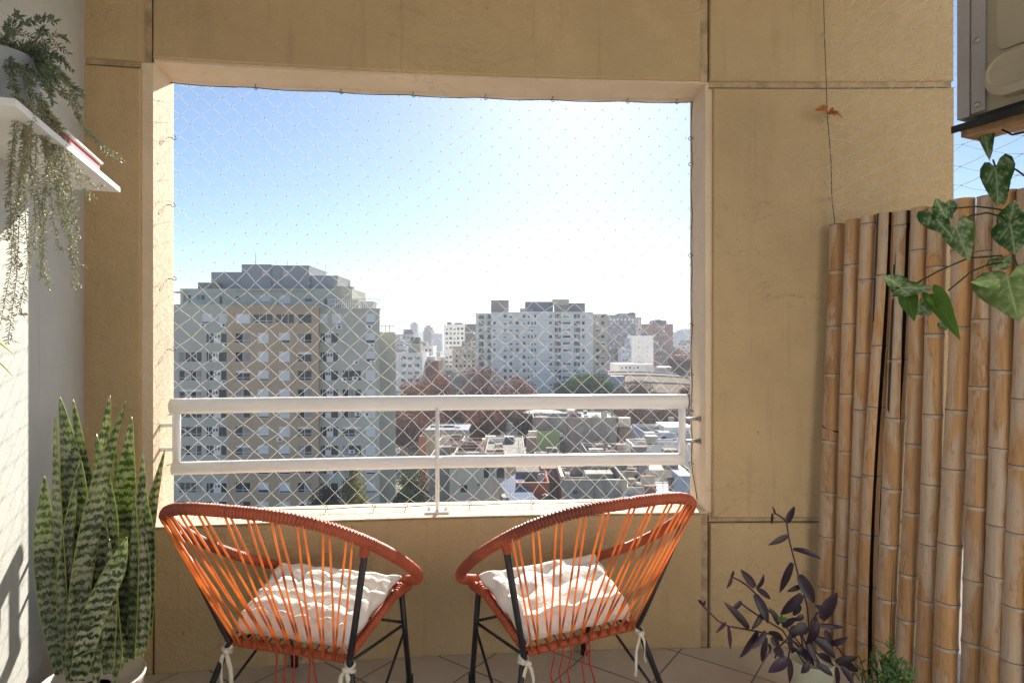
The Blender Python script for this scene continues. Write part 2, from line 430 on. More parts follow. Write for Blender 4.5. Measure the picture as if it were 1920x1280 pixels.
arc_box(b, XR, XEND - 0.004, HS + 0.001, HL, 0.016, TH, 0, 1)
arc_box(b, Xat(1337), XEND, 0.590, 2.562, 0.0, 0.02, BV, 0)
wpart('pillar', b, [M['ochre'], M['reveal']])

# ------------------------------------------------------------------ side wall, floor, ceiling
CX, CY = -1.772, 2.498
WD = Vector((0.330, -0.944, 0)); WN = Vector((0.944, 0.330, 0))
def LW(t, n, Z): return Vector((CX, CY, 0)) + WD * t + WN * n + Vector((0, 0, Z))
b = MB()
vs = [LW(-0.25, 0, -0.25), LW(2.3, 0, -0.25), LW(2.3, -0.15, -0.25), LW(-0.25, -0.15, -0.25)]
b.prism([(p.x, p.y) for p in vs], -0.25, TOPZ)
o = b.build('side_wall', M['greywall']); tag(o, 'smooth grey white side wall carrying the plant shelf, partly sunlit', 'wall')
b = MB()
poly = [(-1.9, 2.47), (-1.0, 2.62), (0, 2.715), (1.0, 2.762), (1.99, 2.755), (2.06, 2.55), (2.06, -2.6), (-1.0, -2.6), (-1.0, 0.1)]
b.prism(poly, -0.22, 0.0)
o = b.build('balcony_floor', M['tile']); tag(o, 'grey tiled balcony floor laid diagonally', 'floor', kind='structure')
b = MB()
b.prism([(-2.1, 2.45), (0, 2.75), (1.95, 2.75), (1.95, CEIL_Y), (-2.1, CEIL_Y)], 3.15, 3.3)
o = b.build('ceiling', M['soffit'])
b2 = MB(); b2.prism([(BX0, -0.7), (4.6, -0.7), (4.6, -0.95), (BX0, -0.95)], -0.2, BACKH)  # unseen white wall, added and sized to bounce sunlight into the balcony
tag(b2.build('bounce_wall', M['backwall']), 'white wall added behind the balcony to bounce sun toward the opening', 'wall'); tag(o, 'pale balcony ceiling slab above the opening', 'ceiling', kind='structure')

# ------------------------------------------------------------------ handrail
OFR = 0.085
rail = empty('balcony_railing', 'white painted two bar railing set across the wall opening', 'railing', (0, 2.8, HS))
def rp(name, mb, mats):
    o = mb.build(name, mats, rail); o.location = (0, -2.8, -HS); return o
def arc_line(px0, px1, off, Z, n=40):
    a, c = Xat(px0, off), Xat(px1, off)
    return [W(lerp(a, c, i / n), off, Z) for i in range(n + 1)]
b = MB(); b.tube(arc_line(321, 1287, OFR, 1.1175), 0.0345, 20); rp('top_bar', b, M['white_metal'])
b = MB(); b.tube(arc_line(324, 1281, OFR, 0.846), 0.0285, 20); rp('lower_bar', b, M['white_metal'])
for px in (331, 1279):
    X = Xat(px, OFR); b = MB()
    b.tube([W(X, OFR, 0.84), W(X, OFR, 1.115)], 0.017, 14); rp('end_post', b, M['white_metal'])
X = Xat(820, OFR - 0.02); b = MB()
b.tube([W(X, OFR - 0.022, HS + 0.01), W(X, OFR - 0.022, 1.10)], 0.0095, 10, flat=0.9); rp('centre_post', b, M['white_metal'])
b = MB()
c = W(X, OFR - 0.01, HS + 0.011)
b.obox(c, Vector((1, 0.07, 0)).normalized(), Vector((-0.07, 1, 0)).normalized(), Vector((0, 0, 1)), 0.055, 0.03, 0.005)
for sx in (-0.038, 0.038): b.tube([c + Vector((sx, 0.01, 0.004)), c + Vector((sx, 0.01, 0.017))], 0.008, 6)
rp('base_plate', b, M['white_metal'])
for Z in (1.035, 0.93):
    b = MB(); X0 = Xat(1279, OFR); b.tube([W(X0, OFR, Z), W(XR + 0.002, OFR, Z)], 0.0085, 10)
    b.tube([W(XR - 0.012, OFR, Z), W(XR - 0.001, OFR, Z)], 0.013, 6); rp('wall_bracket', b, M['steel'])
    b = MB(); X0 = Xat(331, OFR); b.tube([W(XL - 0.012, OFR, Z), W(X0, OFR, Z)], 0.0085, 10); rp('wall_bracket', b, M['white_metal'])

# ------------------------------------------------------------------ safety net in the opening
OFN = 0.198
def noff(Z): return OFN - 0.075 * smooth((0.86 - Z) / 0.24)
net = empty('safety_net', 'white diamond mesh safety net stretched over the wide wall opening', 'net', (0, 2.9, HS))
def np_(name, mb, mats):
    o = mb.build(name, mats, net); o.location = (0, -2.9, -HS); return o
nxl, nxr = XL - 0.012, XR - 0.002
NZ0, NZ1 = HS + 0.028, HL - 0.012
def npt(X, Z):
    wob = 0.009 * math.sin(3.1 * X + 3.3 * Z) + 0.005 * math.sin(11 * Z - 4 * X)
    return W(X + wob, noff(Z), Z + 0.009 * math.sin(4.3 * X + 2 * Z))
DX, DZ = 0.0925 / 2, 0.0885 / 2
ni = int((nxr - nxl) / DX) + 2; nj = int((NZ1 - NZ0) / DZ) + 2
tw = MB(); kn = MB()
r_ = random.Random(3)
jit = {}
def node(i, j):
    if (i, j) not in jit:
        X = nxl + i * DX; Z = NZ0 + (j - 0.4) * DZ
        inside = nxl < X < nxr and NZ0 < Z < NZ1
        if inside:
            X += r_.uniform(-0.006, 0.006); Z += r_.uniform(-0.006, 0.006)
        X = min(max(X, nxl), nxr); Z = min(max(Z, NZ0), NZ1)
        jit[(i, j)] = (X, Z, inside)
    return jit[(i, j)]
def twine(a, c, rad=0.00066, sag=0.0):
    d = (c - a).normalized(); s = d.cross(Vector((0, 1, 0))); s.normalize(); q = d.cross(s)
    vs = []
    for p in (a, c):
        for k in range(4):
            an = math.pi / 2 * k
            vs.append(p + (s * math.cos(an) + q * math.sin(an)) * rad)
    tw.add(vs, [(k, (k + 1) % 4, 4 + (k + 1) % 4, 4 + k) for k in range(4)], 0, None, True)
for i in range(ni + 1):
    for j in range(nj + 1):
        if (i + j) % 2: continue
        X, Z, ins = node(i, j); p = npt(X, Z)
        for di in (-1, 1):
            if 0 <= i + di <= ni and j + 1 <= nj:
                X2, Z2, ins2 = node(i + di, j + 1)
                if ins or ins2: twine(p, npt(X2, Z2))
        if ins:
            s = 0.0027
            kn.add([p + Vector(q) * s for q in ((1, 0, 0), (-1, 0, 0), (0, 1, 0), (0, -1, 0), (0, 0, 1.2), (0, 0, -1.2))],
                   [(0, 2, 4), (2, 1, 4), (1, 3, 4), (3, 0, 4), (2, 0, 5), (1, 2, 5), (3, 1, 5), (0, 3, 5)])
np_('mesh', tw, M['net']); np_('knot_mesh', kn, M['knot'])
for side in ('L', 'R', 'T', 'B'):
    pts = []
    N = 60
    for k in range(N + 1):
        t = k / N; w = 0.006 * abs(math.sin(t * math.pi * 7))
        if side == 'L': Z = lerp(NZ0, NZ1, t); pts.append(W(nxl + w, noff(Z), Z))
        if side == 'R': Z = lerp(NZ0, NZ1, t); pts.append(W(nxr - w, noff(Z), Z))
        if side == 'T': pts.append(W(lerp(nxl, nxr, t), OFN, NZ1 - w))
        if side == 'B': pts.append(W(lerp(nxl, nxr, t), noff(NZ0), NZ0 - 0.008 + w))
    b = MB(); b.tube(pts, 0.0021, 6); np_('border_rope', b, M['dark_wire'])
def hook(a, d, ln=0.028):
    """screw hook: a short shank from the plaster and an open ring round the rope"""
    b = MB(); a = Vector(a); d = Vector(d).normalized()
    s = d.cross(Vector((0.3, 1, 0.2))).normalized()
    pts = [a - d * 0.006, a + d * (ln * 0.5)]
    c = a + d * (ln * 0.5 + 0.008)
    for k in range(9):
        an = math.pi + k * 0.62
        pts.append(c + d * (math.cos(an) * 0.008) + s * (math.sin(an) * 0.008))
    b.tube(pts, 0.0017, 6); np_('hook', b, M['dark_wire'])
for k, y in enumerate((265, 390, 525, 655, 775, 866)):
    Z = 1.4 + (640 - y) / FPX * 2.76; hook(W(XL, OFN - 0.03 - 0.012 * (k % 2), Z), (1, 0.75, 0.12), 0.036)
for y in (262, 310, 480, 610, 702, 770, 868):
    Z = 1.4 + (640 - y) / FPX * 2.96; hook(W(XR, OFN - 0.02, Z), (-1, 0.6, 0.1), 0.02)
for px in (480, 640, 775, 910, 1036, 1176, 1268):
    hook(W(Xat(px, OFN), OFN - 0.01, HL), (0.1, 0.2, -1), 0.018)
for px in (420, 500, 610, 700, 760, 880, 997, 1110, 1205):
    hook(W(Xat(px, 0.12), 0.12, HS + 0.006), (0.1, 0.05, 1), 0.03)
# loose twine ends on the jambs
b = MB()
for k in range(46):
    Z = lerp(NZ0 + 0.05, NZ1 - 0.1, r_.random()); sd = r_.random() < 0.5
    X = nxl if sd else nxr; a = W(X, OFN, Z)
    b.tube([a, a + Vector(((0.03 if sd else -0.03) * r_.uniform(-0.6, 0.3), -r_.uniform(0.01, 0.04), r_.uniform(-0.03, 0.03)))], 0.0011, 4)
for k in range(34):
    X = lerp(nxl + 0.05, nxr - 0.05, r_.random()); a = W(X, 0.122, NZ0 - 0.006)
    b.tube([a, a + Vector((r_.uniform(-0.012, 0.012), -r_.uniform(0.0, 0.04), -0.012))], 0.0011, 4)
np_('loose_twine', b, M['knot'])

# sagging side net above the bamboo
def bz(u): return 1.0 / (0.373 + (u - 610) / 355 * 0.112)       # distance of the bamboo line at column u
side = empty('side_net', 'slack net hanging over the side opening above the bamboo screen', 'net', (1.6, 2.3, 1.9))
tw = MB(); kn = MB()
A0 = Vector((1.437, 2.742)); A1 = Vector((1.98, 1.55))
sd = (A1 - A0); SL = sd.length; sd.normalize(); sn = Vector((-sd.y, sd.x))
def snp(s, Z):
    bulge = -0.05 * math.sin(math.pi * min(1, s / SL)) + 0.02 * math.sin(11 * s + 5 * Z) + 0.014 * math.sin(9 * Z)
    q = A0 + sd * s + sn * bulge
    return Vector((q.x, q.y, Z - 0.05 * math.sin(math.pi * s / SL) + 0.006 * math.sin(14 * s)))
sj = {}
DS, DV = 0.085, 0.036
def sn_node(i, j):
    if (i, j) not in sj: sj[(i, j)] = snp(min(SL, i * DS + r_.uniform(-.006, .006)), 1.97 + j * DV + r_.uniform(-.006, .006))
    return sj[(i, j)]
for i in range(int(SL / DS) + 1):
    for j in range(46):
        if (i + j) % 2: continue
        a = sn_node(i, j)
        for di in (-1, 1):
            if i + di < 0: continue
            c = sn_node(i + di, j + 1); mid = (a + c) / 2 + Vector((0, 0, -0.004))
            twine(a, mid, 0.0008); twine(mid, c, 0.0008)
        kn.add([a + Vector(q) * 0.0024 for q in ((1, 0, 0), (-1, 0, 0), (0, 1, 0), (0, -1, 0), (0, 0, 1.2), (0, 0, -1.2))],
               [(0, 2, 4), (2, 1, 4), (1, 3, 4), (3, 0, 4), (2, 0, 5), (1, 2, 5), (3, 1, 5), (0, 3, 5)])
def sp(name, mb, mats):
    o = mb.build(name, mats, side); o.location = (-1.6, -2.3, -1.9); return o
sp('mesh', tw, M['net']); sp('knot_mesh', kn, M['knot'])
b = MB(); b.tube([P(1543, 0 - 60, 2.735), P(1546, 68, 2.735), P(1549, 150, 2.735), P(1551, 213, 2.735), P(1558, 300, 2.735), P(1560, 374, 2.735), P(1566, 424, 2.73)], 0.002, 6)
sp('border_rope', b, M['dark_wire'])
for (px, py) in ((1546, 68), (1551, 215), (1556, 374)):
    b = MB(); c = P(px, py, 2.735)
    b.tube([P(px - 3, py - 4, 2.775), c] + [c + Vector((0.010 * math.cos(a) - 0.010, -0.004, 0.010 * math.sin(a))) for a in [k * 0.6 for k in range(11)]], 0.0018, 6)
    sp('hook', b, M['steel'])
# dry leaf caught in the net
b = MB(); c = P(1552, 214, 2.715)
for (dx, dz, w, tw_, ln) in ((-0.045, 0.02, 0.018, 0.6, 1), (0.02, -0.008, 0.024, -0.4, 1), (0.05, -0.022, 0.012, 0.2, 1)):
    rows = []
    for k in range(7):
        t = k / 6; h = w * math.sin(math.pi * (0.12 + 0.86 * t)); ce = c + Vector((dx * t * 1.4, -0.012 * math.sin(3 * t), dz * t + 0.008 * math.sin(4 * t)))
        rows.append([ce + Vector((0.3 * h, -0.6 * h * tw_, h)), ce + Vector((0, 0.3 * h, 0)), ce + Vector((-0.2 * h, -0.9 * h, -h * 0.8))])
    vs = [p for r in rows for p in r]
    b.add(vs, [(i * 3 + k, i * 3 + k + 1, i * 3 + k + 4, i * 3 + k + 3) for i in range(6) for k in range(2)], 0, None, True)
o = b.build('dry_leaf', M['dry_leaf']); tag(o, 'curled brown dry leaf caught on the side net rope', 'leaf')
# ------------------------------------------------------------------ chairs
C = dict(wr=0.228, wf=0.2787, L=0.3216, hr=0.3126, hf=0.4429, A=0.4175, yb=0.4574, hb=0.8821, yf=0.2615, zf=0.4204, p=1.1032, tu=0.9855, fx=-0.0097, fy=0.0955, rx=0.0999, ry=0.1018, e=0.5713)
def hoop_pt(t):
    yc = (C['yf'] - C['yb']) / 2; B = (C['yf'] + C['yb']) / 2; sx = math.sin(t)
    return Vector((C['A'] * math.copysign(abs(sx) ** C['e'], sx), yc - B * math.cos(t), C['zf'] + (C['hb'] - C['zf']) * ((1 + math.cos(t)) / 2) ** C['p']))
def resample(pts, step, closed=False):
    pts = [Vector(p) for p in pts]
    if closed: pts = pts + [pts[0]]
    out = []; acc = 0.0; d = [0]
    for a, c in zip(pts, pts[1:]): d.append(d[-1] + (c - a).length)
    n = max(2, int(d[-1] / step)); j = 0
    for i in range(n + (0 if closed else 1)):
        s = d[-1] * i / n
        while j < len(d) - 2 and d[j + 1] < s: j += 1
        f = (s - d[j]) / max(1e-9, d[j + 1] - d[j]); out.append(pts[j].lerp(pts[j + 1], f))
    return out
def wrapped(mb, pts, r, closed=False, pitch=0.0085, seed=0, sides=12, depth=0.27):
    """a bar wound with cord: one rounded ridge per turn"""
    q = random.Random(seed); line = resample(pts, pitch / 4, closed)
    rad = []; cur = 1
    for i in range(len(line)):
        if i % 4 == 0: cur = 1 + q.uniform(-0.035, 0.035)
        rad.append(r * (cur - depth * (1, 0.22, 0.0, 0.22)[i % 4] + (0.0)))
    return mb.tube(line, rad, sides, closed)

RT = 0.0185
hl = C['L'] / 2
seatc = [Vector((-C['wr'], -hl, C['hr'])), Vector((C['wr'], -hl, C['hr'])), Vector((C['wf'], hl, C['hf'])), Vector((-C['wf'], hl, C['hf']))]
def make_chair(label, loc, rz):
    t = empty('cord_chair', label, 'chair', loc, rz, 'orange cord hoop chairs')
    hp = resample([hoop_pt(2 * math.pi * k / 400) for k in range(400)], 0.02, True)
    # round the superellipse a little
    for _ in range(6): hp = [(hp[k - 1] + hp[k] * 2 + hp[(k + 1) % len(hp)]) / 4 for k in range(len(hp))]
    b = MB(); wrapped(b, hp, RT * 1.10, True, 0.0118, 1); b.build('hoop', M['wrap'], t)
    for k in range(4):
        b = MB(); a, c = seatc[k], seatc[(k + 1) % 4]
        wrapped(b, [a, c], 0.0155 if k != 2 else 0.013, False, 0.0118, 5 + k, 10, 0.28); b.build('seat_bar', M['wrap'], t)
    tu = C['tu']
    def nearest(v): return min(hp, key=lambda p: (p - v).length)
    for s in (-1, 1):
        b = MB(); top = nearest(hoop_pt(s * tu)); c = seatc[0 if s < 0 else 1]
        foot = Vector((s * (C['wr'] + C['rx']), -hl - C['ry'], 0.012))
        out = Vector((s * 0.014, -0.006, 0))
        b.tube([top - Vector((0, 0, 0.005)), c + out + (top - c).normalized() * 0.05, c + out, c + out + (foot - c).normalized() * 0.05, foot], 0.0112, 12)
        lg = b.build('leg', M['black_metal'], t)
        b = MB(); b.tube([foot + Vector((0, 0, 0.03)), foot - Vector((0, 0, 0.012))], 0.0145, 10); b.build('foot', M['rubber'], lg)
        b = MB(); d = (c - top).normalized(); wrapped(b, [top - d * 0.0, top + d * 0.05], 0.016, False, 0.0075, 20 + s, 10, 0.14)
        b.build('lashing', M['wrap'], t)
        # front leg, joint with the hoop
        c = seatc[3 if s < 0 else 2]
        foot = Vector((s * (C['wf'] + C['fx']), hl + C['fy'], 0.012)); topf = c + Vector((s * 0.004, -0.012, -0.01))
        b = MB(); b.tube([topf, foot], 0.0112, 12); lg = b.build('leg', M['black_metal'], t)
        b = MB(); b.tube([foot + Vector((0, 0, 0.03)), foot - Vector((0, 0, 0.012))], 0.0145, 10); b.build('foot', M['rubber'], lg)
        b = MB(); wrapped(b, [c + Vector((s * 0.012, 0.04, -0.012)), c + Vector((-s * 0.01, -0.05, -0.02))], 0.019, False, 0.0085, 30 + s, 10, 0.14)
        b.build('lashing', M['wrap'], t)
        m = topf.lerp(foot, 0.42)
        b = MB(); rear = seatc[0 if s < 0 else 1] + (Vector((s * (C['wr'] + C['rx']), -hl - C['ry'], 0)) - seatc[0 if s < 0 else 1]) * 0.92
        b.tube([m, rear], 0.0055, 8); b.build('strut', M['black_metal'], t)
        b = MB(); b.tube([topf.lerp(foot, 0.36), (seatc[0 if s < 0 else 1] + Vector((0, 0.02, -0.02))).lerp(topf.lerp(foot, 0.36), 0.0)], 0.0055, 8); b.build('strut', M['black_metal'], t)
    b = MB(); b.tube([seatc[2].lerp(Vector((C['wf'], hl + C['fy'], 0)), 0.36), seatc[3].lerp(Vector((-C['wf'], hl + C['fy'], 0)), 0.36)], 0.0055, 8); b.build('strut', M['black_metal'], t)
    # back cords, in crossing pairs
    n = 11
    q = random.Random(4)
    arc = [hoop_pt(lerp(-tu * 0.97, tu * 0.93, i / 400)) for i in range(401)]; arc = resample(arc, 0.002)
    for k in range(n):
        fr = (k + 0.35) / (n - 0.3)
        for dlt in (-0.34, 0.34):
            f = (k + 0.5 + dlt * 1.5) / n; f = min(0.97, max(0.04, f))
            bot = seatc[0].lerp(seatc[1], f) + Vector((0, -0.016 if dlt > 0 else -0.010, 0.0))
            tp = nearest(arc[min(len(arc) - 1, int(fr * (len(arc) - 1)))]) + Vector((0.010 * (1 if dlt > 0 else -1), -0.010, -0.008))
            md = tp.lerp(bot, 0.55) + Vector((0, 0.006 * (1 if dlt > 0 else -1), 0))
            b = MB(); b.tube([tp, md, bot], 0.0037, 7); b.build('back_cord', M['cord'], t)
    # seat cords from rear to front bar
    for k in range(12):
        f = (k + 0.5) / 12; b = MB()
        b.tube([seatc[0].lerp(seatc[1], f), seatc[3].lerp(seatc[2], f) + Vector((0, 0, -0.004))], 0.0036, 6); b.build('seat_cord', M['red_cord'], t)
    for k, f in enumerate((0.30, 0.38, 0.46, 0.60, 0.63)):
        a = seatc[0].lerp(seatc[1], f) + Vector((0, 0.05, -0.01)); b = MB()
        b.tube([a, a + Vector((0.004, 0.0, -0.06)), a + Vector((-0.008 + 0.02 * (k == 4), 0.01, -0.13)), a + Vector((0.006 + 0.05 * (k == 4), 0.0, -0.20 - 0.02 * k))], 0.0036, 6); b.build('loose_cord', M['red_cord'], t)
    return t
CH1 = ((-0.7438, 2.2806), -0.2629); CH2 = ((0.1886, 2.3525), 0.4419)
chair = make_chair('orange cord hoop chair beside the snake plant with a closely tufted cushion', (CH1[0][0], CH1[0][1], 0), CH1[1])
chair2 = copy_tree(chair)
chair2.location = (CH2[0][0], CH2[0][1], 0); chair2.rotation_euler = (0, 0, CH2[1])
chair2['label'] = 'orange cord hoop chair on the bamboo screen side with a loosely tufted cushion'

def cushion(label, loc, rz, n, amp, seed, shift=(0, 0), grow=1.0, crz=0.45):
    q = random.Random(seed)
    t = empty('seat_cushion', label, 'cushion', loc, rz, 'white tufted seat cushions')
    N = 76; base = seatc
    cen = sum(base, Vector()) / 4
    quad = [cen + (p - cen) * grow + Vector((shift[0], shift[1], 0)) for p in base]
    tuf = []
    for i in range(n):
        for j in range(n):
            tuf.append(((i + 0.5 + q.uniform(-.12, .12)) / n, (j + 0.5 + q.uniform(-.12, .12)) / n, q.uniform(0.75, 1.15)))
    bumps = [(q.random(), q.random(), q.uniform(-1, 1)) for _ in range(40)]
    def top(u, v):
        e = min(u, 1 - u, v, 1 - v)
        edge = 1 - (1 - min(1, e / 0.10)) ** 2.2
        h = lerp(0.100, 0.040, v) * (0.38 + 0.62 * edge)
        cu = abs(math.sin(math.pi * (u * n))) ; cv = abs(math.sin(math.pi * (v * n)))
        d = min(math.hypot((u - a) * 1.0, v - c_) * w for a, c_, w in tuf) * n
        dip = math.exp(-(d / 0.30) ** 1.3)
        # creases that run from tuft to tuft
        rows = min(abs((u * n - 0.5) - round(u * n - 0.5)), abs((v * n - 0.5) - round(v * n - 0.5)))
        crease = math.exp(-(rows / 0.13) ** 1.4) * crz
        puff = 0.0
        for a, c_, w in bumps: puff += w * math.exp(-((u - a) ** 2 + (v - c_) ** 2) / 0.008)
        return h - amp * edge * (0.9 * dip + crease) + 0.004 * puff * edge
    mb = MB(); vs = []; fs = []
    for i in range(N + 1):
        for j in range(N + 1):
            u, v = i / N, j / N
            wob = 0.004 * math.sin(u * 23 + seed) + 0.005 * math.sin(v * 17 + seed)
            p = quad[0].lerp(quad[1], u).lerp(quad[3].lerp(quad[2], u), v) + Vector((wob * (1 if u < .05 or u > .95 else 0.2), wob * (1 if v < .05 or v > .95 else 0.2), 0))
            vs.append(p + Vector((0, 0, 0.022 + top(u, v))))
    W_ = N + 1
    for i in range(N):
        for j in range(N):
            fs.append((i * W_ + j, (i + 1) * W_ + j, (i + 1) * W_ + j + 1, i * W_ + j + 1))
    off = len(vs)
    for i in range(N + 1):
        for j in range(N + 1):
            u, v = i / N, j / N; e = min(u, 1 - u, v, 1 - v)
            p = Vector(vs[i * W_ + j]); p.z = (quad[0].lerp(quad[1], u).lerp(quad[3].lerp(quad[2], u), v)).z + 0.030 - 0.012 * min(1, e / 0.08)
            vs.append(p)
    for i in range(N):
        for j in range(N):
            a = off + i * W_ + j; fs.append((a, a + 1, a + W_ + 1, a + W_))
    rim = [i * W_ for i in range(N)] + [N * W_ + j for j in range(N)] + [i * W_ + N for i in range(N, 0, -1)] + [j for j in range(N, 0, -1)]
    for k in range(len(rim)):
        a, c = rim[k], rim[(k + 1) % len(rim)]; fs.append((a, off + a, off + c, c))
    mb.add(vs, fs, 0, None, True); mb.build('cover', M['cotton'], t)
    for s in (-1, 1):
        c = seatc[0 if s < 0 else 1] + Vector((s * 0.014, -0.006, 0)); b = MB()
        dl = (Vector((s * (C['wr'] + C['rx']), -hl - C['ry'], 0)) - c).normalized()
        k0 = c + dl * 0.012
        ring = [k0 + dl * (0.004 * math.sin(a * 1.5)) + Vector((0.0165 * math.cos(a), 0.0165 * math.sin(a), 0.006 * math.sin(a))) for a in [2 * math.pi * i / 14 for i in range(14)]]
        b.tube(ring, 0.009, 6, True, flat=0.3)
        ring = [k0 + dl * 0.013 + Vector((0.017 * math.cos(a), 0.017 * math.sin(a), -0.008 * math.sin(a + 1))) for a in [2 * math.pi * i / 14 for i in range(14)]]
        b.tube(ring, 0.008, 6, True, flat=0.3)
        kp = k0 + dl * 0.01 + Vector((-s * 0.008, -0.018, 0))
        b.tube([kp + Vector((-0.012, 0, 0.004)), kp, kp + Vector((0.012, -0.003, -0.004))], [0.005, 0.012, 0.005], 8)
        for sg, ln in ((-1, 0.15), (1, 0.11)):
            p0 = kp
            b.tube([p0, p0 + Vector((sg * 0.012, -0.006, -0.02)), p0 + Vector((sg * 0.022, -0.003, -0.06)), p0 + Vector((sg * (0.018 + 0.006 * q.random()), 0.002, -ln * 0.8)), p0 + Vector((sg * 0.026, -0.004, -ln))],
                   [0.006, 0.0085, 0.0085, 0.008, 0.0085], 6, flat=0.22, up=Vector((1, 0.3, 0)))
        b.tube([quad[0 if s < 0 else 1] + Vector((-s * 0.02, 0.01, 0.035)), k0 + Vector((-s * 0.01, 0.012, 0.012)), k0], 0.006, 6, flat=0.35)
        b.build('tie', M['ribbon'], t)
    return t
cushion('closely tufted white cushion on the chair by the snake plant', (CH1[0][0], CH1[0][1], 0), CH1[1], 5, 0.026, 3, (-0.004, 0.006), 0.97)
cushion('loosely tufted creased white cushion on the chair by the bamboo', (CH2[0][0], CH2[0][1], 0), CH2[1], 3, 0.030, 8, (-0.005, 0.004), 0.98, 0.16)

# ------------------------------------------------------------------ bamboo screen
bs = empty('bamboo_screen', 'weathered bamboo cane screen standing along the open side of the balcony', 'screen', (1.6, 2.3, 0))
canes = [(1570, 421, 1548, 31, 0), (1600, 412, 1577, 28, 0), (1628, 405, 1602, 29, 0), (1659, 400, 1628, 33, 1), (1694, 397, 1662, 35, 1), (1727, 390, 1700, 31, 0), (1760, 388, 1737, 35, 0),
         (1805, 374, 1780, 42, 0), (1851, 368, 1825, 38, 0), (1890, 358, 1864, 41, 0), (1929, 354, 1906, 42, 0), (1972, 350, 1951, 43, 0), (2018, 346, 1999, 44, 0)]
for k, (xt, yt, xb, wd, slit) in enumerate(canes):
    q = random.Random(50 + k)
    u = (xt + xb) / 2 - 960; z = bz(u)
    top = P(xt, yt, z); bot = P(xb, 1150, z); d = (bot - top) / (bot.z - top.z)
    base = top + d * (0 - top.z)
    mb = MB(); H = top.z; r0 = wd / 2 / FPX * z * 0.91
    nodes = []; h = q.uniform(0.05, 0.2)
    while h < H - 0.02: nodes.append(h); h += q.uniform(0.19, 0.30) * (0.8 + 0.4 * h / H)
    cuts = [0.0]; 
    for h in nodes: cuts += [h - 0.03, h - 0.012, h - 0.004, h, h + 0.004, h + 0.012, h + 0.035]
    cuts += [H - 0.003, H]; cuts = sorted(c for c in set(cuts) if 0 <= c <= H)
    # add intermediate rings
    full = []
    for a, c in zip(cuts, cuts[1:]):
        m = max(1, int((c - a) / 0.04)); full += [lerp(a, c, i / m) for i in range(m)]
    full.append(H)
    S = 22; bend = (q.uniform(-.008, .008), q.uniform(-.008, .008))
    # the direction from the cane to the camera side, where the split shows
    face = math.atan2(-base.y, -base.x) + (0.35 if k == 3 else 0.5)
    vs = []; cuv = []
    for h in full:
        r = r0 * (1.03 - 0.06 * h / H)
        for nd in nodes:
            dd = h - nd
            r += r0 * 0.10 * math.exp(-(dd / 0.011) ** 2) - r0 * 0.085 * math.exp(-((dd - 0.0015) / 0.0026) ** 2)
        c = base + d * h; f = math.sin(h / H * math.pi * 1.7 + k)
        c = Vector((c.x + bend[0] * f, c.y + bend[1] * f, h))
        gap = 0.0
        if slit: gap = (0.40 if k == 3 else 0.03 + 0.42 * smooth((h / H - 0.50) / 0.3)) + (0.05 * math.sin(h * 6))
        for s in range(S):
            if slit: a = face + gap / 2 + (2 * math.pi - gap) * s / (S - 1)
            else: a = 2 * math.pi * s / S
            vs.append(c + Vector((math.cos(a) * r, math.sin(a) * r, 0))); cuv.append((a / (2 * math.pi) % 1.0, h))
    fs = []; fn = []; fb = []
    nr = len(full)
    for i in range(nr - 1):
        hm = (full[i] + full[i + 1]) / 2
        ring = any(-0.0005 < hm - nd < 0.0045 for nd in nodes); bloom = any(-0.013 < hm - nd <= -0.0005 for nd in nodes)
        for s in range(S - 1 if slit else S):
            (fn if ring else fb if bloom else fs).append((i * S + s, i * S + (s + 1) % S, (i + 1) * S + (s + 1) % S, (i + 1) * S + s))
    mb.add(vs, fs, 0, cuv, True); mb.add(vs, fn, 1, None, True); mb.add(vs, fb, 3, None, True)
    # cut end: thick rim and dark hollow
    ct = Vector((base.x + d.x * H, base.y + d.y * H, H)); vs2 = []
    for rad, dz in ((0.97, 0.0), (0.74, 0.002), (0.70, -0.05)):
        for s in range(S):
            a = 2 * math.pi * s / S; vs2.append(ct + Vector((math.cos(a) * r0 * rad, math.sin(a) * r0 * rad, dz - 0.001)))
    mb.add(vs2, [(i * S + s, i * S + (s + 1) % S, (i + 1) * S + (s + 1) % S, (i + 1) * S + s) for i in range(2) for s in range(S)] + [tuple(2 * S + s for s in range(S))], 2, None, False)
    if slit:
        vs3 = []
        for h in full:
            c = base + d * h
            for s in range(10):
                a = face + math.pi + lerp(-1.9, 1.9, s / 9); vs3.append(Vector((c.x + math.cos(a) * r0 * 0.86, c.y + math.sin(a) * r0 * 0.86, h)))
        mb.add(vs3, [(i * 10 + s, (i + 1) * 10 + s, (i + 1) * 10 + s + 1, i * 10 + s + 1) for i in range(nr - 1) for s in range(9)], 2, None, True)
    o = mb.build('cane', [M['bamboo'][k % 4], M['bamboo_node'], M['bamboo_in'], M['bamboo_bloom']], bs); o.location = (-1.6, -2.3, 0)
    if slit: o['label'] = 'bamboo cane split open lengthwise with a dark slot'
    if k in (0, 8):
        hz = CAMZ + (640 - 803) / FPX * z; c = base + d * hz; b = MB()
        b.tube([Vector((c.x + math.cos(a) * r0 * 1.03, c.y + math.sin(a) * r0 * 1.03, hz + 0.012 * math.cos(a - 2.4))) for a in [2 * math.pi * i / 18 for i in range(18)]], 0.004, 6, True, flat=0.5)
        o = b.build('cable_tie', M['rubber'], bs); o.location = (-1.6, -2.3, 0)

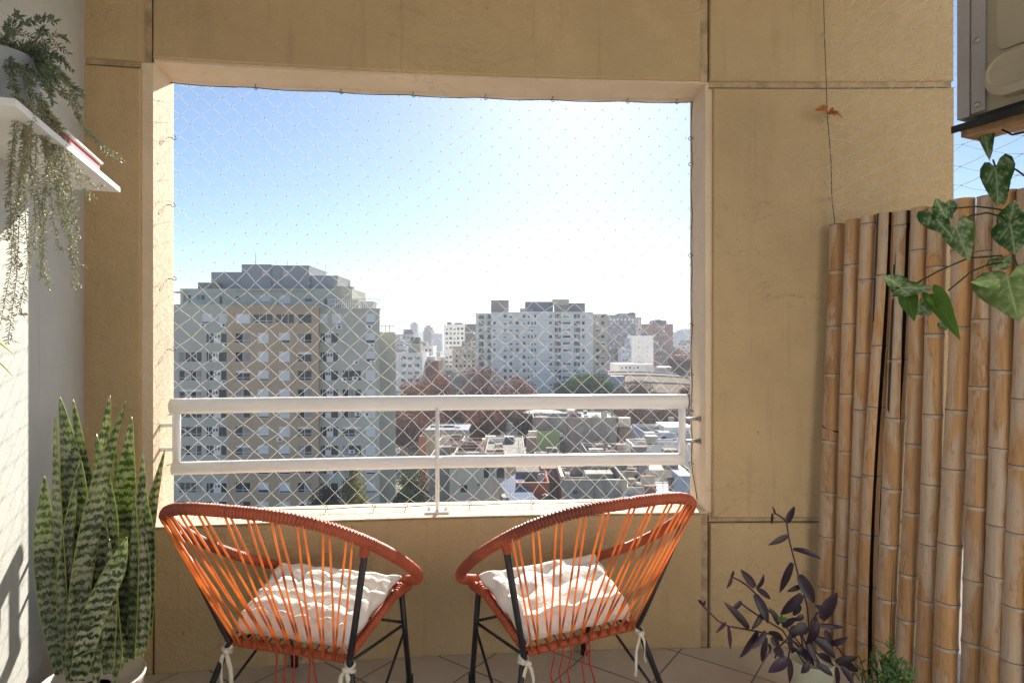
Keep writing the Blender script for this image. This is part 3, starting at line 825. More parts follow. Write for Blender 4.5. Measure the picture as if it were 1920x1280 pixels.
# ------------------------------------------------------------------ air conditioner over the bamboo
A = Vector((1.324, 1.79)); fd = Vector((0.39, -0.921)); fn_ = Vector((0.921, 0.39))
def AC(s, n, Z): return Vector((A.x + fd.x * s + fn_.x * n, A.y + fd.y * s + fn_.y * n, Z))
fx3 = Vector((fd.x, fd.y, 0)); nx3 = Vector((fn_.x, fn_.y, 0)); uz = Vector((0, 0, 1))
ac = empty('air_conditioner', 'aged beige outdoor air conditioner mounted high above the bamboo screen', 'air conditioner', AC(0.4, 0.15, 2.06))
acl = -AC(0.4, 0.15, 2.06)
def ap(name, mb, m): o = mb.build(name, m, ac); o.location = acl; return o
b = MB(); b.obox(AC(0.41, 0.155, 2.335), fx3, nx3, uz, 0.41, 0.14, 0.275); ap('casing', b, M['ac_body'])
b = MB(); b.obox(AC(0.0145, 0.15, 2.335), fx3, nx3, uz, 0.0165, 0.15, 0.278); ap('corner_strip', b, M['ac_edge'])
b = MB(); b.obox(AC(0.052, 0.012, 2.335), fx3, nx3, uz, 0.018, 0.008, 0.272); ap('side_strip', b, M['ac_edge'])
# moulded fan guard: a raised panel with rounded corners and a lip along the bottom
b = MB(); prof = []
def guard(s0, s1, z0, z1, rad):
    pts = []
    for cx_, cz_, a0 in ((s0 + rad, z0 + rad, math.pi), (s1 - rad, z0 + rad, 1.5 * math.pi), (s1 - rad, z1 - rad, 0), (s0 + rad, z1 - rad, 0.5 * math.pi)):
        for i in range(7): a = a0 + i * math.pi / 12; pts.append((cx_ + rad * math.cos(a), cz_ + rad * math.sin(a)))
    return pts
g0 = guard(0.082, 0.81, 2.078, 2.20, 0.058); g1 = guard(0.094, 0.80, 2.098, 2.188, 0.044); n = len(g0)
vs = [AC(s, 0.016, z) for s, z in g0] + [AC(s, -0.022, z) for s, z in g0] + [AC(s, -0.034, z) for s, z in g1] + [AC(s, -0.030, z) for s, z in guard(0.10, 0.795, 2.104, 2.182, 0.038)]
b.add(vs, [(r * n + i, r * n + (i + 1) % n, (r + 1) * n + (i + 1) % n, (r + 1) * n + i) for r in range(3) for i in range(n)] + [tuple(range(3 * n, 4 * n))], 0, None, False)
ap('moulded_ledge', b, M['ac_body'])
b = MB(); g2 = guard(0.10, 0.805, 2.215, 2.60, 0.03)
b.add([AC(s, 0.016, z) for s, z in g2] + [AC(s, 0.004, z) for s, z in g2], [(i, (i + 1) % n, n + (i + 1) % n, n + i) for i in range(n)] + [tuple(range(n, 2 * n))])
ap('front_panel', b, M['ac_body'])
for (s, z) in ((0.05, 2.085), (0.05, 2.27), (0.05, 2.56)):
    b = MB(); c = AC(s, 0.004, z); b.tube([c, c - nx3 * 0.004], 0.0085, 10); b.tube([c - nx3 * 0.004, c - nx3 * 0.007], 0.005, 6); ap('screw', b, M['steel'])
br = empty('wall_bracket', 'weathered timber and steel arm carrying the air conditioner', 'bracket', AC(0.4, 0.1, 2.0))
brl = -AC(0.4, 0.1, 2.0)
b = MB(); b.obox(AC(0.40, 0.06, 2.016), fx3, nx3, uz, 0.40, 0.045, 0.009); o = b.build('timber_batten', M['rust'], br); o.location = brl
b = MB(); b.obox(AC(0.41, 0.045, 2.034), fx3, nx3, uz, 0.42, 0.055, 0.005); b.obox(AC(0.41, -0.012, 2.028), fx3, nx3, uz, 0.42, 0.003, 0.010); o = b.build('steel_angle', M['black_metal'], br); o.location = brl
b = MB(); b.obox(AC(0.12, 0.1, 2.046), fx3, nx3, uz, 0.05, 0.09, 0.008); o = b.build('rubber_pad', M['rubber'], br); o.location = brl
b = MB(); b.tube([AC(0.10, 0.03, 2.0), AC(0.13, 0.02, 1.975), AC(0.19, 0.02, 1.97), AC(0.23, 0.03, 2.0)], 0.0028, 6)
o = b.build('cable', M['rubber']); tag(o, 'thin black cable looping under the air conditioner arm', 'cable')
b = MB(); b.obox(AC(0.56, 0.17, 1.985), fx3, nx3, uz, 0.30, 0.13, 0.006); o = b.build('shelf_board', M['white_paint'], br); o.location = brl
# ------------------------------------------------------------------ snake plant
sp0 = Vector((-1.37, 1.97, 0))
snake = empty('snake_plant', 'tall banded snake plant in a beige pot in the corner by the chair', 'plant', sp0)
b = MB(); b.lathe((0, 0, 0), [(0.105, 0.0), (0.112, 0.01), (0.148, 0.285), (0.152, 0.30), (0.146, 0.302), (0.140, 0.27)], 72, 0, True, 0.008); b.build('pot', M['pot_beige'], snake)
b = MB(); b.lathe((0, 0, 0.25), [(0.139, 0.0), (0.136, 0.012), (0.05, 0.02)], 30); b.build('soil', M['soil'], snake)
def snake_leaf(pts, wpx, zb, zt, yaw=0.0, twist=0.0, cut=False, fold=0.25, curl=0.0):
    """pts: photo points from base to tip; wpx: widest width; zb, zt: distance at base and tip"""
    N = 34; path = []
    ks = len(pts) - 1
    for i in range(N + 1):
        t = i / N * ks; k = min(ks - 1, int(t)); f = t - k
        p0 = pts[max(0, k - 1)]; p1 = pts[k]; p2 = pts[k + 1]; p3 = pts[min(ks, k + 2)]
        def cr(a, b_, c, d): return 0.5 * (2 * b_ + (c - a) * f + (2 * a - 5 * b_ + 4 * c - d) * f * f + (3 * b_ - a - 3 * c + d) * f ** 3)
        path.append(P(cr(p0[0], p1[0], p2[0], p3[0]), cr(p0[1], p1[1], p2[1], p3[1]), lerp(zb, zt, i / N)))
    hw = wpx * 0.9 / 2 / FPX * (zb + zt) / 2 / max(0.8, abs(math.cos(yaw)))
    vs = []; uvs = []; L = pts[0][0] * 0.37; K = 7
    for i, c in enumerate(path):
        t = i / N
        if i: L += (path[i] - path[i - 1]).length
        prof = min(1, 0.62 + 0.38 * math.sin(math.pi * min(1, t * 1.15))) * (1 if cut else (1 - max(0, (t - 0.62) / 0.38) ** 1.9)) + 0.012
        a = yaw + twist * (t - 0.4)
        ac_ = Vector((math.cos(a), math.sin(a), 0)); an = Vector((-math.sin(a), math.cos(a), 0))
        for k in range(K):
            s = k / (K - 1) * 2 - 1
            bow = fold * hw * prof * (s * s) + curl * hw * math.sin(7 * t + 2 * s) * 0.15
            vs.append(c + ac_ * (s * hw * prof) - an * bow); uvs.append((k / (K - 1), L))
    fs = [(i * K + k, i * K + k + 1, (i + 1) * K + k + 1, (i + 1) * K + k) for i in range(N) for k in range(K - 1)]
    # a thin real leaf: back face 3 mm behind
    mb = MB(); mb.add(vs, fs, 0, uvs, True)
    o = mb.build('leaf', M['snake'], snake); o.location = -sp0
    md = o.modifiers.new('thickness', 'SOLIDIFY'); md.thickness = 0.0028; md.offset = 0
    return o
SL_ = [
 ([(142, 1260), (148, 1120), (138, 900), (112, 743)], 47, 1.93, 1.97, 0.35, 0.3, False, 0.3),
 ([(128, 1265), (124, 1120), (112, 940), (103, 776)], 32, 1.90, 1.90, -0.5, 0.2, False, 0.35),
 ([(162, 1250), (166, 1100), (158, 920), (137, 748)], 30, 1.99, 2.02, 0.95, -0.5, False, 0.5),
 ([(190, 1240), (184, 1100), (192, 900), (206, 741)], 48, 2.05, 2.10, -0.3, 0.3, False, 0.25),
 ([(137, 1275), (152, 1090), (190, 890), (236, 751)], 31, 1.86, 1.93, 0.75, 0.9, False, 0.2),
 ([(246, 1225), (238, 1080), (236, 920), (247, 781)], 46, 2.06, 2.08, 0.3, -0.2, False, 0.25),
 ([(196, 1250), (202, 1120), (204, 960), (180, 813)], 54, 1.95, 1.99, -0.1, 0.15, False, 0.3),
 ([(258, 1230), (262, 1110), (264, 980), (267, 850)], 28, 2.02, 2.03, 0.6, 0.4, False, 0.4),
 ([(262, 1215), (266, 1090), (284, 950), (309, 843)], 20, 2.07, 2.12, 0.8, 0.1, False, 0.3),
 ([(118, 1262), (96, 1130), (84, 1000), (83, 892)], 38, 1.93, 1.92, 0.4, 0.3, False, 0.3),
 ([(148, 1275), (176, 1160), (214, 1070), (237, 1006)], 46, 1.83, 1.86, 0.3, 0.5, False, 0.25),
 ([(250, 1235), (254, 1140), (256, 1020), (252, 916)], 26, 1.96, 1.97, -0.4, 0.2, False, 0.4),
 ([(278, 1190), (281, 1110), (282, 1010), (274, 930)], 22, 2.03, 2.03, 0.2, 0.2, False, 0.4),
 ([(122, 1258), (114, 1160), (104, 1060), (98, 985)], 34, 1.96, 1.96, -0.2, 0.2, False, 0.3),
 ([(204, 1262), (206, 1180), (208, 1100), (205, 1010)], 28, 1.90, 1.92, 0.2, 0.2, False, 0.3),
 ([(226, 1250), (232, 1180), (240, 1080), (246, 990)], 32, 2.04, 2.05, -0.4, 0.2, False, 0.3),
 ([(166, 1262), (172, 1180), (176, 1060), (170, 940)], 36, 2.06, 2.07, 0.1, 0.1, False, 0.3),
 ([(236, 1240), (236, 1215), (236, 1200), (235, 1187)], 23, 1.98, 1.98, 0.1, 0.0, True, 0.2),
 ([(180, 1285), (182, 1262), (183, 1245), (184, 1229)], 15, 1.84, 1.84, 0.2, 0.2, False, 0.3),
 ([(214, 1285), (218, 1262), (223, 1245), (229, 1231)], 14, 1.85, 1.85, -0.2, 0.2, False, 0.3),
 ([(188, 1235), (182, 1218), (160, 1224), (139, 1234)], 13, 1.84, 1.82, 0.4, 1.2, False, 0.3),
 ([(150, 1262), (160, 1150), (172, 1000), (166, 860)], 24, 2.0, 2.04, 0.9, 0.7, False, 0.4),
 ([(212, 1250), (216, 1120), (222, 980), (218, 830)], 30, 2.08, 2.12, -0.6, 0.3, False, 0.35),
 ([(132, 1262), (120, 1140), (126, 1010), (150, 860)], 22, 1.88, 1.9, 0.5, 1.0, False, 0.3),
 ([(268, 1222), (272, 1140), (270, 1040), (262, 955)], 20, 1.99, 2.0, 0.4, 0.5, False, 0.4),
 ([(228, 1245), (222, 1160), (214, 1060), (196, 965)], 26, 1.92, 1.94, -0.6, -0.4, False, 0.3),
]
for a in SL_: snake_leaf(*a)

# ------------------------------------------------------------------ plant shelf with trailing succulent
sh = empty('plant_shelf', 'white board shelf fixed to the grey side wall', 'shelf', LW(0.8, 0, 1.947))
b = MB(); b.obox(LW(0.806, 0.1105, 1.956), WD, WN, Vector((0, 0, 1)), 0.430, 0.1095, 0.009); o = b.build('board', M['white_paint'], sh); o.location = -LW(0.8, 0, 1.947)
for t in (0.55, 1.1):
    b = MB(); b.obox(LW(t, 0.05, 1.938), WD, WN, Vector((0, 0, 1)), 0.012, 0.05, 0.008)
    o = b.build('wall_bracket', M['white_metal'], sh); o.location = -LW(0.8, 0, 1.947)
tr = empty('plant_tray', 'small dull red tray on the end of the wall shelf', 'tray', LW(0.70, 0.12, 1.965))
b = MB(); b.obox(LW(0.72, 0.12, 1.983), WD, WN, Vector((0, 0, 1)), 0.16, 0.085, 0.017); o = b.build('tray_body', M['tray_red'], tr); o.location = -LW(0.70, 0.12, 1.965)
b = MB(); b.obox(LW(0.72, 0.12, 2.003), WD, WN, Vector((0, 0, 1)), 0.168, 0.093, 0.003); o = b.build('rim', M['white_paint'], tr); o.location = -LW(0.70, 0.12, 1.965)
pc = LW(1.06, 0.115, 1.966)
tp = empty('trailing_plant', 'grey green trailing succulent spilling over the edge of the wall shelf', 'plant', pc)
b = MB(); b.lathe((0, 0, 0), [(0.072, 0), (0.076, 0.01), (0.095, 0.15), (0.099, 0.155), (0.094, 0.157), (0.09, 0.14)], 40); b.build('pot', M['pot_grey'], tp)
b = MB(); b.lathe((0, 0, 0.13), [(0.089, 0), (0.086, 0.008), (0.03, 0.012)], 24); b.build('soil', M['soil'], tp)
def sprig(mbs, mbl, pts, q, ln=0.012, gap=0.010, wd=0.0022, stemr=0.0012, jit=0.5):
    line = resample(pts, gap)
    mbs.tube(line, [stemr * (1.25 - 0.6 * i / len(line)) for i in range(len(line))], 5)
    for i, p in enumerate(line):
        d = (line[min(i + 1, len(line) - 1)] - line[max(0, i - 1)]).normalized()
        s = d.orthogonal().normalized(); t = d.cross(s)
        for m in range(q.choice((2, 3, 3))):
            a = q.uniform(0, 6.28); out = s * math.cos(a) + t * math.sin(a)
            v = (out * 1.0 + d * q.uniform(0.1, 0.8)).normalized(); l = ln * q.uniform(0.55, 1.25); w = v.cross(d).normalized() * wd; nrm = v.cross(w).normalized() * wd * 0.5
            e = p + v * l + d * l * 0.25 * q.random()
            md = p + v * l * 0.55
            mbl.add([p, md + w, md + nrm, md - w, e, md - nrm], [(0, 1, 2), (0, 2, 3), (1, 4, 2), (2, 4, 3), (0, 5, 1), (0, 3, 5), (1, 5, 4), (3, 4, 5)], 0, None, True)
q = random.Random(21)
stem = MB(); lf = MB(); stem2 = MB(); lf2 = MB()
# upright bushy growth, in photo points
for (x1, y1) in ((35, 30), (60, 70), (105, 40), (85, 60), (125, 72), (100, 95), (130, 100), (135, 130), (70, 105), (50, 120), (110, 130), (90, 150), (145, 178), (160, 180), (60, 160), (120, 175), (75, 175), (40, 150), (20, 60), (10, 100), (150, 200), (95, 120), (80, 140), (110, 160), (65, 185), (30, 180), (100, 190), (130, 160), (55, 90), (118, 115), (86, 108), (74, 128), (104, 148), (124, 146), (92, 176)):
    z1 = 1.52 + q.uniform(-0.1, 0.16)
    a = pc + Vector((q.uniform(-.05, .05), q.uniform(-.03, .07), 0.15)); e = P(x1, y1, z1); m = a.lerp(e, 0.5) + Vector((q.uniform(-.02, .02), q.uniform(-.02, .02), 0.04))
    sprig(stem, lf, [a, a.lerp(m, .6), m, m.lerp(e, .6) + Vector((0, 0, .01)), e], q, 0.0145, 0.0056, 0.0026)
# trailing strings: (start on the shelf edge) -> tip
for (x0, y0, x1, y1, z) in ((40, 205, 10, 380, 1.5), (45, 210, 28, 500, 1.52), (52, 215, 35, 590, 1.55), (60, 220, 62, 470, 1.55), (70, 225, 75, 520, 1.6), (80, 232, 90, 540, 1.62), (90, 238, 112, 470, 1.66), (95, 245, 140, 540, 1.68), (105, 250, 148, 500, 1.7),
                           (112, 255, 120, 430, 1.7), (120, 262, 168, 372, 1.74), (128, 270, 180, 350, 1.76), (135, 200, 222, 302, 1.78), (140, 195, 205, 290, 1.78), (50, 212, 15, 640, 1.53), (62, 215, 5, 450, 1.5), (85, 235, 80, 400, 1.6), (110, 250, 105, 350, 1.68),
                           (66, 222, 120, 400, 1.6), (78, 228, 130, 420, 1.62), (98, 246, 132, 380, 1.68), (56, 214, 40, 330, 1.55), (30, 200, 2, 600, 1.5), (115, 256, 142, 450, 1.7)):
    a = P(x0, y0, z); e = P(x1, y1, z + q.uniform(-.03, .03)); st = pc + Vector((q.uniform(-.03, .05), q.uniform(-.02, .06), 0.15))
    m1 = a.lerp(e, 0.3) + Vector((q.uniform(-.012, .012), 0, -0.02)); m2 = a.lerp(e, 0.7) + Vector((q.uniform(-.014, .014), q.uniform(-.01, .01), -0.02))
    tip = e + Vector((0.012, 0, 0.004))
    sprig(stem2, lf2, [st, a + Vector((0, 0, 0.02)), a, m1, m2, e, tip], q, 0.0135, 0.0062, 0.0027, 0.0011)
for nm, mb, mm in (('stem', stem, M['twig']), ('foliage', lf, M['grey_leaf']), ('trailing_stem', stem2, M['twig']), ('trailing_foliage', lf2, M['pale_leaf'])):
    o = mb.build(nm, mm, tp); o.location = -pc
b = MB(); b.lathe((0, 0, 0), [(0.02, 0), (0.021, 0.004), (0.021, 0.05), (0.012, 0.056)], 20); o = b.build('small_jar', M['white_paint']); o.location = LW(0.90, 0.175, 1.967); tag(o, 'small white jar beside the trailing plant on the shelf', 'jar')

# blades of a spider plant reaching in by the sunlit wall
spi0 = LW(1.27, 0.10, 1.30)
spi = empty('spider_plant', 'yellow green spider plant blades reaching in along the sunlit side wall', 'plant', spi0)
b = MB(); b.lathe((0, 0, -0.12), [(0.06, 0), (0.08, 0.12), (0.075, 0.12), (0.07, 0.1)], 28); b.build('pot', M['pot_grey'], spi)
b = MB()
for (p0, p1, p2) in (((-60, 600), (0, 640), (25, 664)), ((-60, 640), (-5, 668), (24, 706)), ((-80, 560), (-40, 540), (-12, 560)), ((-70, 650), (-40, 700), (-22, 760))):
    vs = []; N = 14
    for i in range(N + 1):
        t = i / N; x = (1 - t) ** 2 * p0[0] + 2 * t * (1 - t) * p1[0] + t * t * p2[0]; y = (1 - t) ** 2 * p0[1] + 2 * t * (1 - t) * p1[1] + t * t * p2[1]
        c = P(x, y, lerp(1.42, 1.62, t)); h = 0.006 * (1 - t) ** 0.7 + 0.0006
        vs += [c + Vector((0, 0, h)), c + Vector((0.003, -0.003, 0)), c - Vector((0, 0, h))]
    b.add(vs, [(i * 3 + k, i * 3 + k + 1, i * 3 + k + 4, i * 3 + k + 3) for i in range(N) for k in range(2)], 0, None, True)
o = b.build('foliage', M['yellow_leaf'], spi); o.location = -spi0

# ------------------------------------------------------------------ purple plant
pz = 2.27; pp0 = P(1522, 640, pz); pp0.z = 0
pur = empty('purple_plant', 'purple leaved trailing plant in a cream ribbed pot before the bamboo', 'plant', pp0)
b = MB(); b.lathe((0, 0, 0), [(0.058, 0.0), (0.06, 0.006), (0.076, 0.195), (0.078, 0.205), (0.073, 0.206), (0.069, 0.19)], 64, 0, True, 0.035); b.build('pot', M['pot_cream'], pur)
b = MB(); b.lathe((0, 0, 0.175), [(0.069, 0), (0.066, 0.008), (0.02, 0.012)], 24); b.build('soil', M['soil'], pur)
st = MB(); lv = MB(); q = random.Random(5)
def lance(mb, base, tip, hw, up=Vector((0, -1, 0.4)), fold=0.45, droop=0.0):
    base = Vector(base); tip = Vector(tip); N = 10; d = (tip - base); L = d.length; dn = d.normalized()
    s = dn.cross(up); s = s.normalized() if s.length > 1e-4 else dn.orthogonal().normalized(); nn = s.cross(dn).normalized()
    vs = []; uvs = []
    for i in range(N + 1):
        t = i / N; w = hw * (math.sin(math.pi * min(1, 0.10 + 0.90 * t)) ** 0.75) * (1 - 0.25 * t) + 0.0004
        c = base + d * t + nn * (-droop * L * (2 * t - 1) ** 2 * 0.5 + droop * L * 0.5) 
        vs += [c + s * w + nn * w * fold, c, c - s * w + nn * w * fold]; uvs += [(1, t), (0, t), (-1, t)]
    mb.add(vs, [(i * 3 + k, i * 3 + k + 1, i * 3 + k + 4, i * 3 + k + 3) for i in range(N) for k in range(2)], 0, uvs, True)
def Z8(x, y, z=pz): return P(1280 + x / 3, 880 + y / 3, z)
stems = [([(700, 760), (650, 590), (600, 400), (585, 300), (560, 265), (515, 245)], 2.28), ([(560, 860), (480, 790), (405, 690), (350, 640), (275, 600)], 2.20), ([(520, 930), (400, 905), (260, 880), (200, 850), (110, 760)], 2.15),
         ([(560, 900), (440, 830), (380, 790), (320, 745)], 2.18), ([(620, 960), (600, 1020), (590, 1090)], 2.1), ([(700, 960), (760, 1040), (850, 1100)], 2.1), ([(720, 860), (760, 800), (800, 850)], 2.25), ([(600, 940), (540, 1000), (520, 1060)], 2.12), ([(730, 930), (840, 960), (920, 1060)], 2.15), ([(660, 900), (700, 1000), (720, 1090)], 2.12)]
pot_top = pp0 + Vector((0, 0, 0.19))
for pts, z in stems:
    w3 = [pot_top + Vector((q.uniform(-.03, .03), q.uniform(-.03, .03), 0))] + [Z8(x, y, z) for x, y in pts]
    st.tube(resample(w3, 0.02), 0.0032, 6)
leaves = [  # base -> tip in crop points, half width, distance
 ((585, 300), (630, 205), 24, 2.27), ((505, 245), (500, 305), 10, 2.27), ((515, 250), (502, 205), 9, 2.27), ((590, 370), (480, 425), 22, 2.27), ((620, 448), (782, 505), 24, 2.26), ((615, 522), (545, 692), 28, 2.25), ((655, 590), (740, 752), 46, 2.24), ((660, 655), (585, 685), 20, 2.24),
 ((670, 700), (550, 815), 40, 2.22), ((780, 840), (870, 690), 46, 2.22), ((765, 870), (905, 885), 18, 2.2), ((405, 660), (325, 560), 30, 2.19), ((410, 665), (455, 585), 24, 2.2), ((415, 670), (495, 728), 24, 2.18), ((275, 600), (245, 668), 15, 2.2), ((270, 600), (285, 565), 12, 2.2),
 ((405, 700), (480, 865), 36, 2.17), ((370, 895), (228, 742), 34, 2.15), ((330, 740), (270, 800), 18, 2.18), ((240, 855), (185, 918), 18, 2.14), ((255, 880), (268, 1012), 16, 2.14), ((420, 905), (318, 1060), 28, 2.12), ((465, 905), (375, 1010), 30, 2.12), ((470, 940), (445, 1080), 22, 2.11),
 ((540, 870), (485, 775), 26, 2.18), ((450, 800), (385, 900), 24, 2.16), ((560, 960), (480, 910), 32, 2.10), ((600, 1000), (598, 910), 22, 2.08), ((590, 1060), (480, 1140), 40, 2.05), ((595, 1060), (600, 1200), 26, 2.05), ((610, 1020), (645, 1015), 20, 2.06), ((700, 880), (605, 920), 44, 2.12), ((750, 850), (690, 985), 40, 2.12),
 ((740, 880), (745, 805), 16, 2.13), ((745, 960), (860, 1060), 44, 2.08), ((830, 980), (930, 940), 24, 2.1), ((700, 1080), (665, 1145), 30, 2.04), ((750, 1095), (845, 1160), 28, 2.04), ((860, 1080), (985, 1055), 26, 2.06), ((870, 1085), (990, 1130), 34, 2.05), ((890, 1110), (960, 1215), 34, 2.04), ((860, 1110), (870, 1230), 26, 2.03),
 ((760, 1040), (840, 1080), 30, 2.06), ((640, 1010), (720, 1070), 36, 2.07), ((520, 1000), (570, 1060), 34, 2.07), ((700, 980), (740, 1070), 34, 2.07), ((560, 880), (640, 830), 26, 2.2), ((640, 880), (600, 950), 34, 2.14), ((680, 820), (630, 850), 20, 2.2), ((790, 790), (740, 760), 20, 2.22), ((800, 900), (830, 990), 26, 2.14), ((500, 940), (540, 1000), 30, 2.1), ((660, 760), (620, 820), 24, 2.23), ((110, 760), (88, 730), 12, 2.15), ((115, 765), (130, 735), 10, 2.15), ((480, 980), (490, 1040), 20, 2.1)]
for (bs_, tp_, hw, z) in leaves:
    z2 = z + q.uniform(-.03, .03)
    lance(lv, Z8(*bs_, z), Z8(*tp_, z2), hw / 3 / FPX * z * 0.80, Vector((q.uniform(-.5, .5), -1, q.uniform(0.2, 0.9))), 0.5, q.uniform(-0.05, 0.22))
for nm, mb, mm in (('stem', st, M['purple_stem']), ('foliage', lv, M['purple'])):
    o = mb.build(nm, mm, pur); o.location = -pp0
b = MB()
for (a, c) in (((545, 850), (560, 815)), ((555, 850), (585, 830)), ((550, 855), (535, 825))): lance(b, Z8(*a, 2.12), Z8(*c, 2.12), 0.009)
o = b.build('green_shoot', M['green_leaf'], pur); o.location = -pp0

# small green plant at the foot of the bamboo
gp0 = P(1665, 640, 2.0); gp0.z = 0
gr = empty('green_plant', 'small bright green leafy plant at the foot of the bamboo', 'plant', gp0)
b = MB(); b.lathe((0, 0, 0), [(0.05, 0), (0.068, 0.13), (0.064, 0.13), (0.06, 0.11)], 32); b.build('pot', M['pot_grey'], gr)
b = MB(); b.lathe((0, 0, 0.1), [(0.06, 0), (0.057, 0.008), (0.02, 0.012)], 20); b.build('soil', M['soil'], gr)
lv = MB(); st = MB()
for k in range(46):
    a = q.uniform(0, 6.28); rr = q.uniform(0.01, 0.09); top = gp0 + Vector((math.cos(a) * rr * 1.1, math.sin(a) * rr * .7, 0.27 + 0.14 * q.random() * (1 - rr * 6)))
    st.tube([gp0 + Vector((math.cos(a) * .02, math.sin(a) * .02, 0.1)), top], 0.0016, 5)
    for m in range(5):
        aa = q.uniform(0, 6.28); bse = top - Vector((0, 0, 0.02 * m)); lance(lv, bse, bse + Vector((math.cos(aa) * .022, math.sin(aa) * .022, q.uniform(0.004, .03))), 0.0035)
for nm, mb, mm in (('stem', st, M['stem_green']), ('foliage', lv, M['green_leaf'])):
    o = mb.build(nm, mm, gr); o.location = -gp0

# ------------------------------------------------------------------ variegated vine over the bamboo
vr = empty('variegated_vine', 'variegated arrow leaved vine trailing across the top of the bamboo screen', 'plant', P(1930, 430, 1.8))
vr0 = -P(1930, 430, 1.8)
def arrow(base, tip, hw, z, mi, fold=0.25, roll=0.0, lobe=1.0, back=0.05):
    """heart-arrow leaf: base is where the stalk joins, tip the point; photo points"""
    B_ = P(base[0], base[1], z); T_ = P(tip[0], tip[1], z - back); d = T_ - B_; L = d.length; dn = d.normalized()
    view = (B_ - Vector((0, 0, CAMZ))).normalized()
    s = dn.cross(view).normalized(); s = (Matrix.Rotation(roll, 3, dn) @ s); nn = s.cross(dn).normalized()
    hwm = hw / FPX * z
    outl = [(-0.02, 0.0), (-0.20 * lobe, 0.30), (-0.27 * lobe, 0.62), (-0.16 * lobe, 0.92), (0.02, 1.0), (0.18, 0.92), (0.36, 0.76), (0.54, 0.56), (0.72, 0.35), (0.87, 0.16), (1.0, 0.0)]
    mid = [0.0, 0.0, 0.0, 0.03, 0.10, 0.22, 0.38, 0.55, 0.72, 0.87, 1.0]
    mb = MB(); K = 4
    for sg in (-1, 1):
        vs = []; uvs = []
        for (v, w), m in zip(outl, mid):
            for k in range(K + 1):
                f = k / K; vv = lerp(m, v, f); ww = w * f
                wav = 0.05 * math.sin(vv * 9 + sg) * f
                vs.append(B_ + dn * (vv * L) + s * (sg * ww * hwm) + nn * (fold * ww * hwm + wav * hwm - 0.12 * L * max(0, vv) ** 2)); uvs.append((sg * ww * 0.5, vv))
        n = len(outl); fs = [(i * (K + 1) + k, i * (K + 1) + k + 1, (i + 1) * (K + 1) + k + 1, (i + 1) * (K + 1) + k) for i in range(n - 1) for k in range(K)]
        if sg > 0: fs = [tuple(reversed(f)) for f in fs]
        mb.add(vs, fs, 0, uvs, True)
    o = mb.build('leaf', M['vine'][mi], vr); o.location = vr0
    md = o.modifiers.new('thickness', 'SOLIDIFY'); md.thickness = 0.0008
    return o
arrow((1843, 247), (1862, 305), 15, 1.78, 0, 0.5, 0.5)
arrow((1866, 315), (1876, 394), 28, 1.82, 0, 0.25, 0.35)
arrow((1871, 345), (1888, 388), 18, 1.90, 0, 0.4, 0.6)
arrow((1775, 408), (1748, 368), 18, 1.90, 0, 0.5, 0.4)
arrow((1748, 400), (1786, 450), 24, 1.92, 0, 0.3, -0.4)
arrow((1782, 400), (1775, 372), 20, 1.95, 0, 0.3, 0.6)
arrow((1793, 428), (1821, 493), 27, 1.86, 1, 0.25, 0.2)
arrow((1893, 418), (1905, 372), 25, 1.80, 0, 0.3, -0.3)
arrow((1895, 424), (1906, 482), 33, 1.78, 0, 0.25, 0.2)
arrow((1872, 500), (1895, 476), 18, 1.84, 1, 0.4, 0.4)
arrow((1890, 520), (1914, 607), 58, 1.72, 2, 0.2, 0.1)
arrow((1884, 522), (1808, 536), 22, 1.74, 2, 0.3, 0.4, 0.6)
arrow((1692, 536), (1648, 516), 19, 1.92, 1, 0.3, 0.3)
arrow((1690, 540), (1756, 541), 17, 1.90, 1, 0.3, -0.2)
arrow((1700, 558), (1718, 605), 17, 1.91, 3, 0.3, 0.3)
arrow((1752, 560), (1806, 638), 20, 1.84, 3, 0.35, 0.4)
arrow((1756, 562), (1730, 562), 14, 1.85, 3, 0.3, 0.4)
arrow((1724, 572), (1750, 592), 17, 1.93, 1, 0.3, 0.2)
arrow((1765, 605), (1778, 622), 9, 1.93, 1, 0.3, 0.2)
for pts in ([(1720, 530, 1.92), (1760, 508, 1.9), (1815, 484, 1.87), (1880, 479, 1.82)], [(1778, 545, 1.86), (1820, 510, 1.86), (1850, 497, 1.84), (1880, 492, 1.8)], [(1785, 391, 1.9), (1830, 387, 1.88), (1870, 392, 1.84), (1905, 400, 1.8)],
            [(1797, 424, 1.87), (1818, 405, 1.86), (1850, 399, 1.84), (1895, 410, 1.8)], [(1866, 312, 1.82), (1885, 310, 1.82), (1905, 318, 1.8), (1935, 340, 1.78)], [(1862, 300, 1.8), (1866, 312, 1.82)], [(1935, 300, 1.76), (1925, 400, 1.76), (1905, 430, 1.78), (1900, 480, 1.78), (1925, 540, 1.74), (1945, 640, 1.74)]):
    b = MB(); b.tube(resample([P(*p) for p in pts], 0.01), 0.0026, 6); o = b.build('stem', M['stem_green'], vr); o.location = vr0
# ------------------------------------------------------------------ the city beyond
GZ = -30.0
def X_(px, z): return (px - 960) / FPX * z
def H_(py, z): return CAMZ + (640 - py) / FPX * z

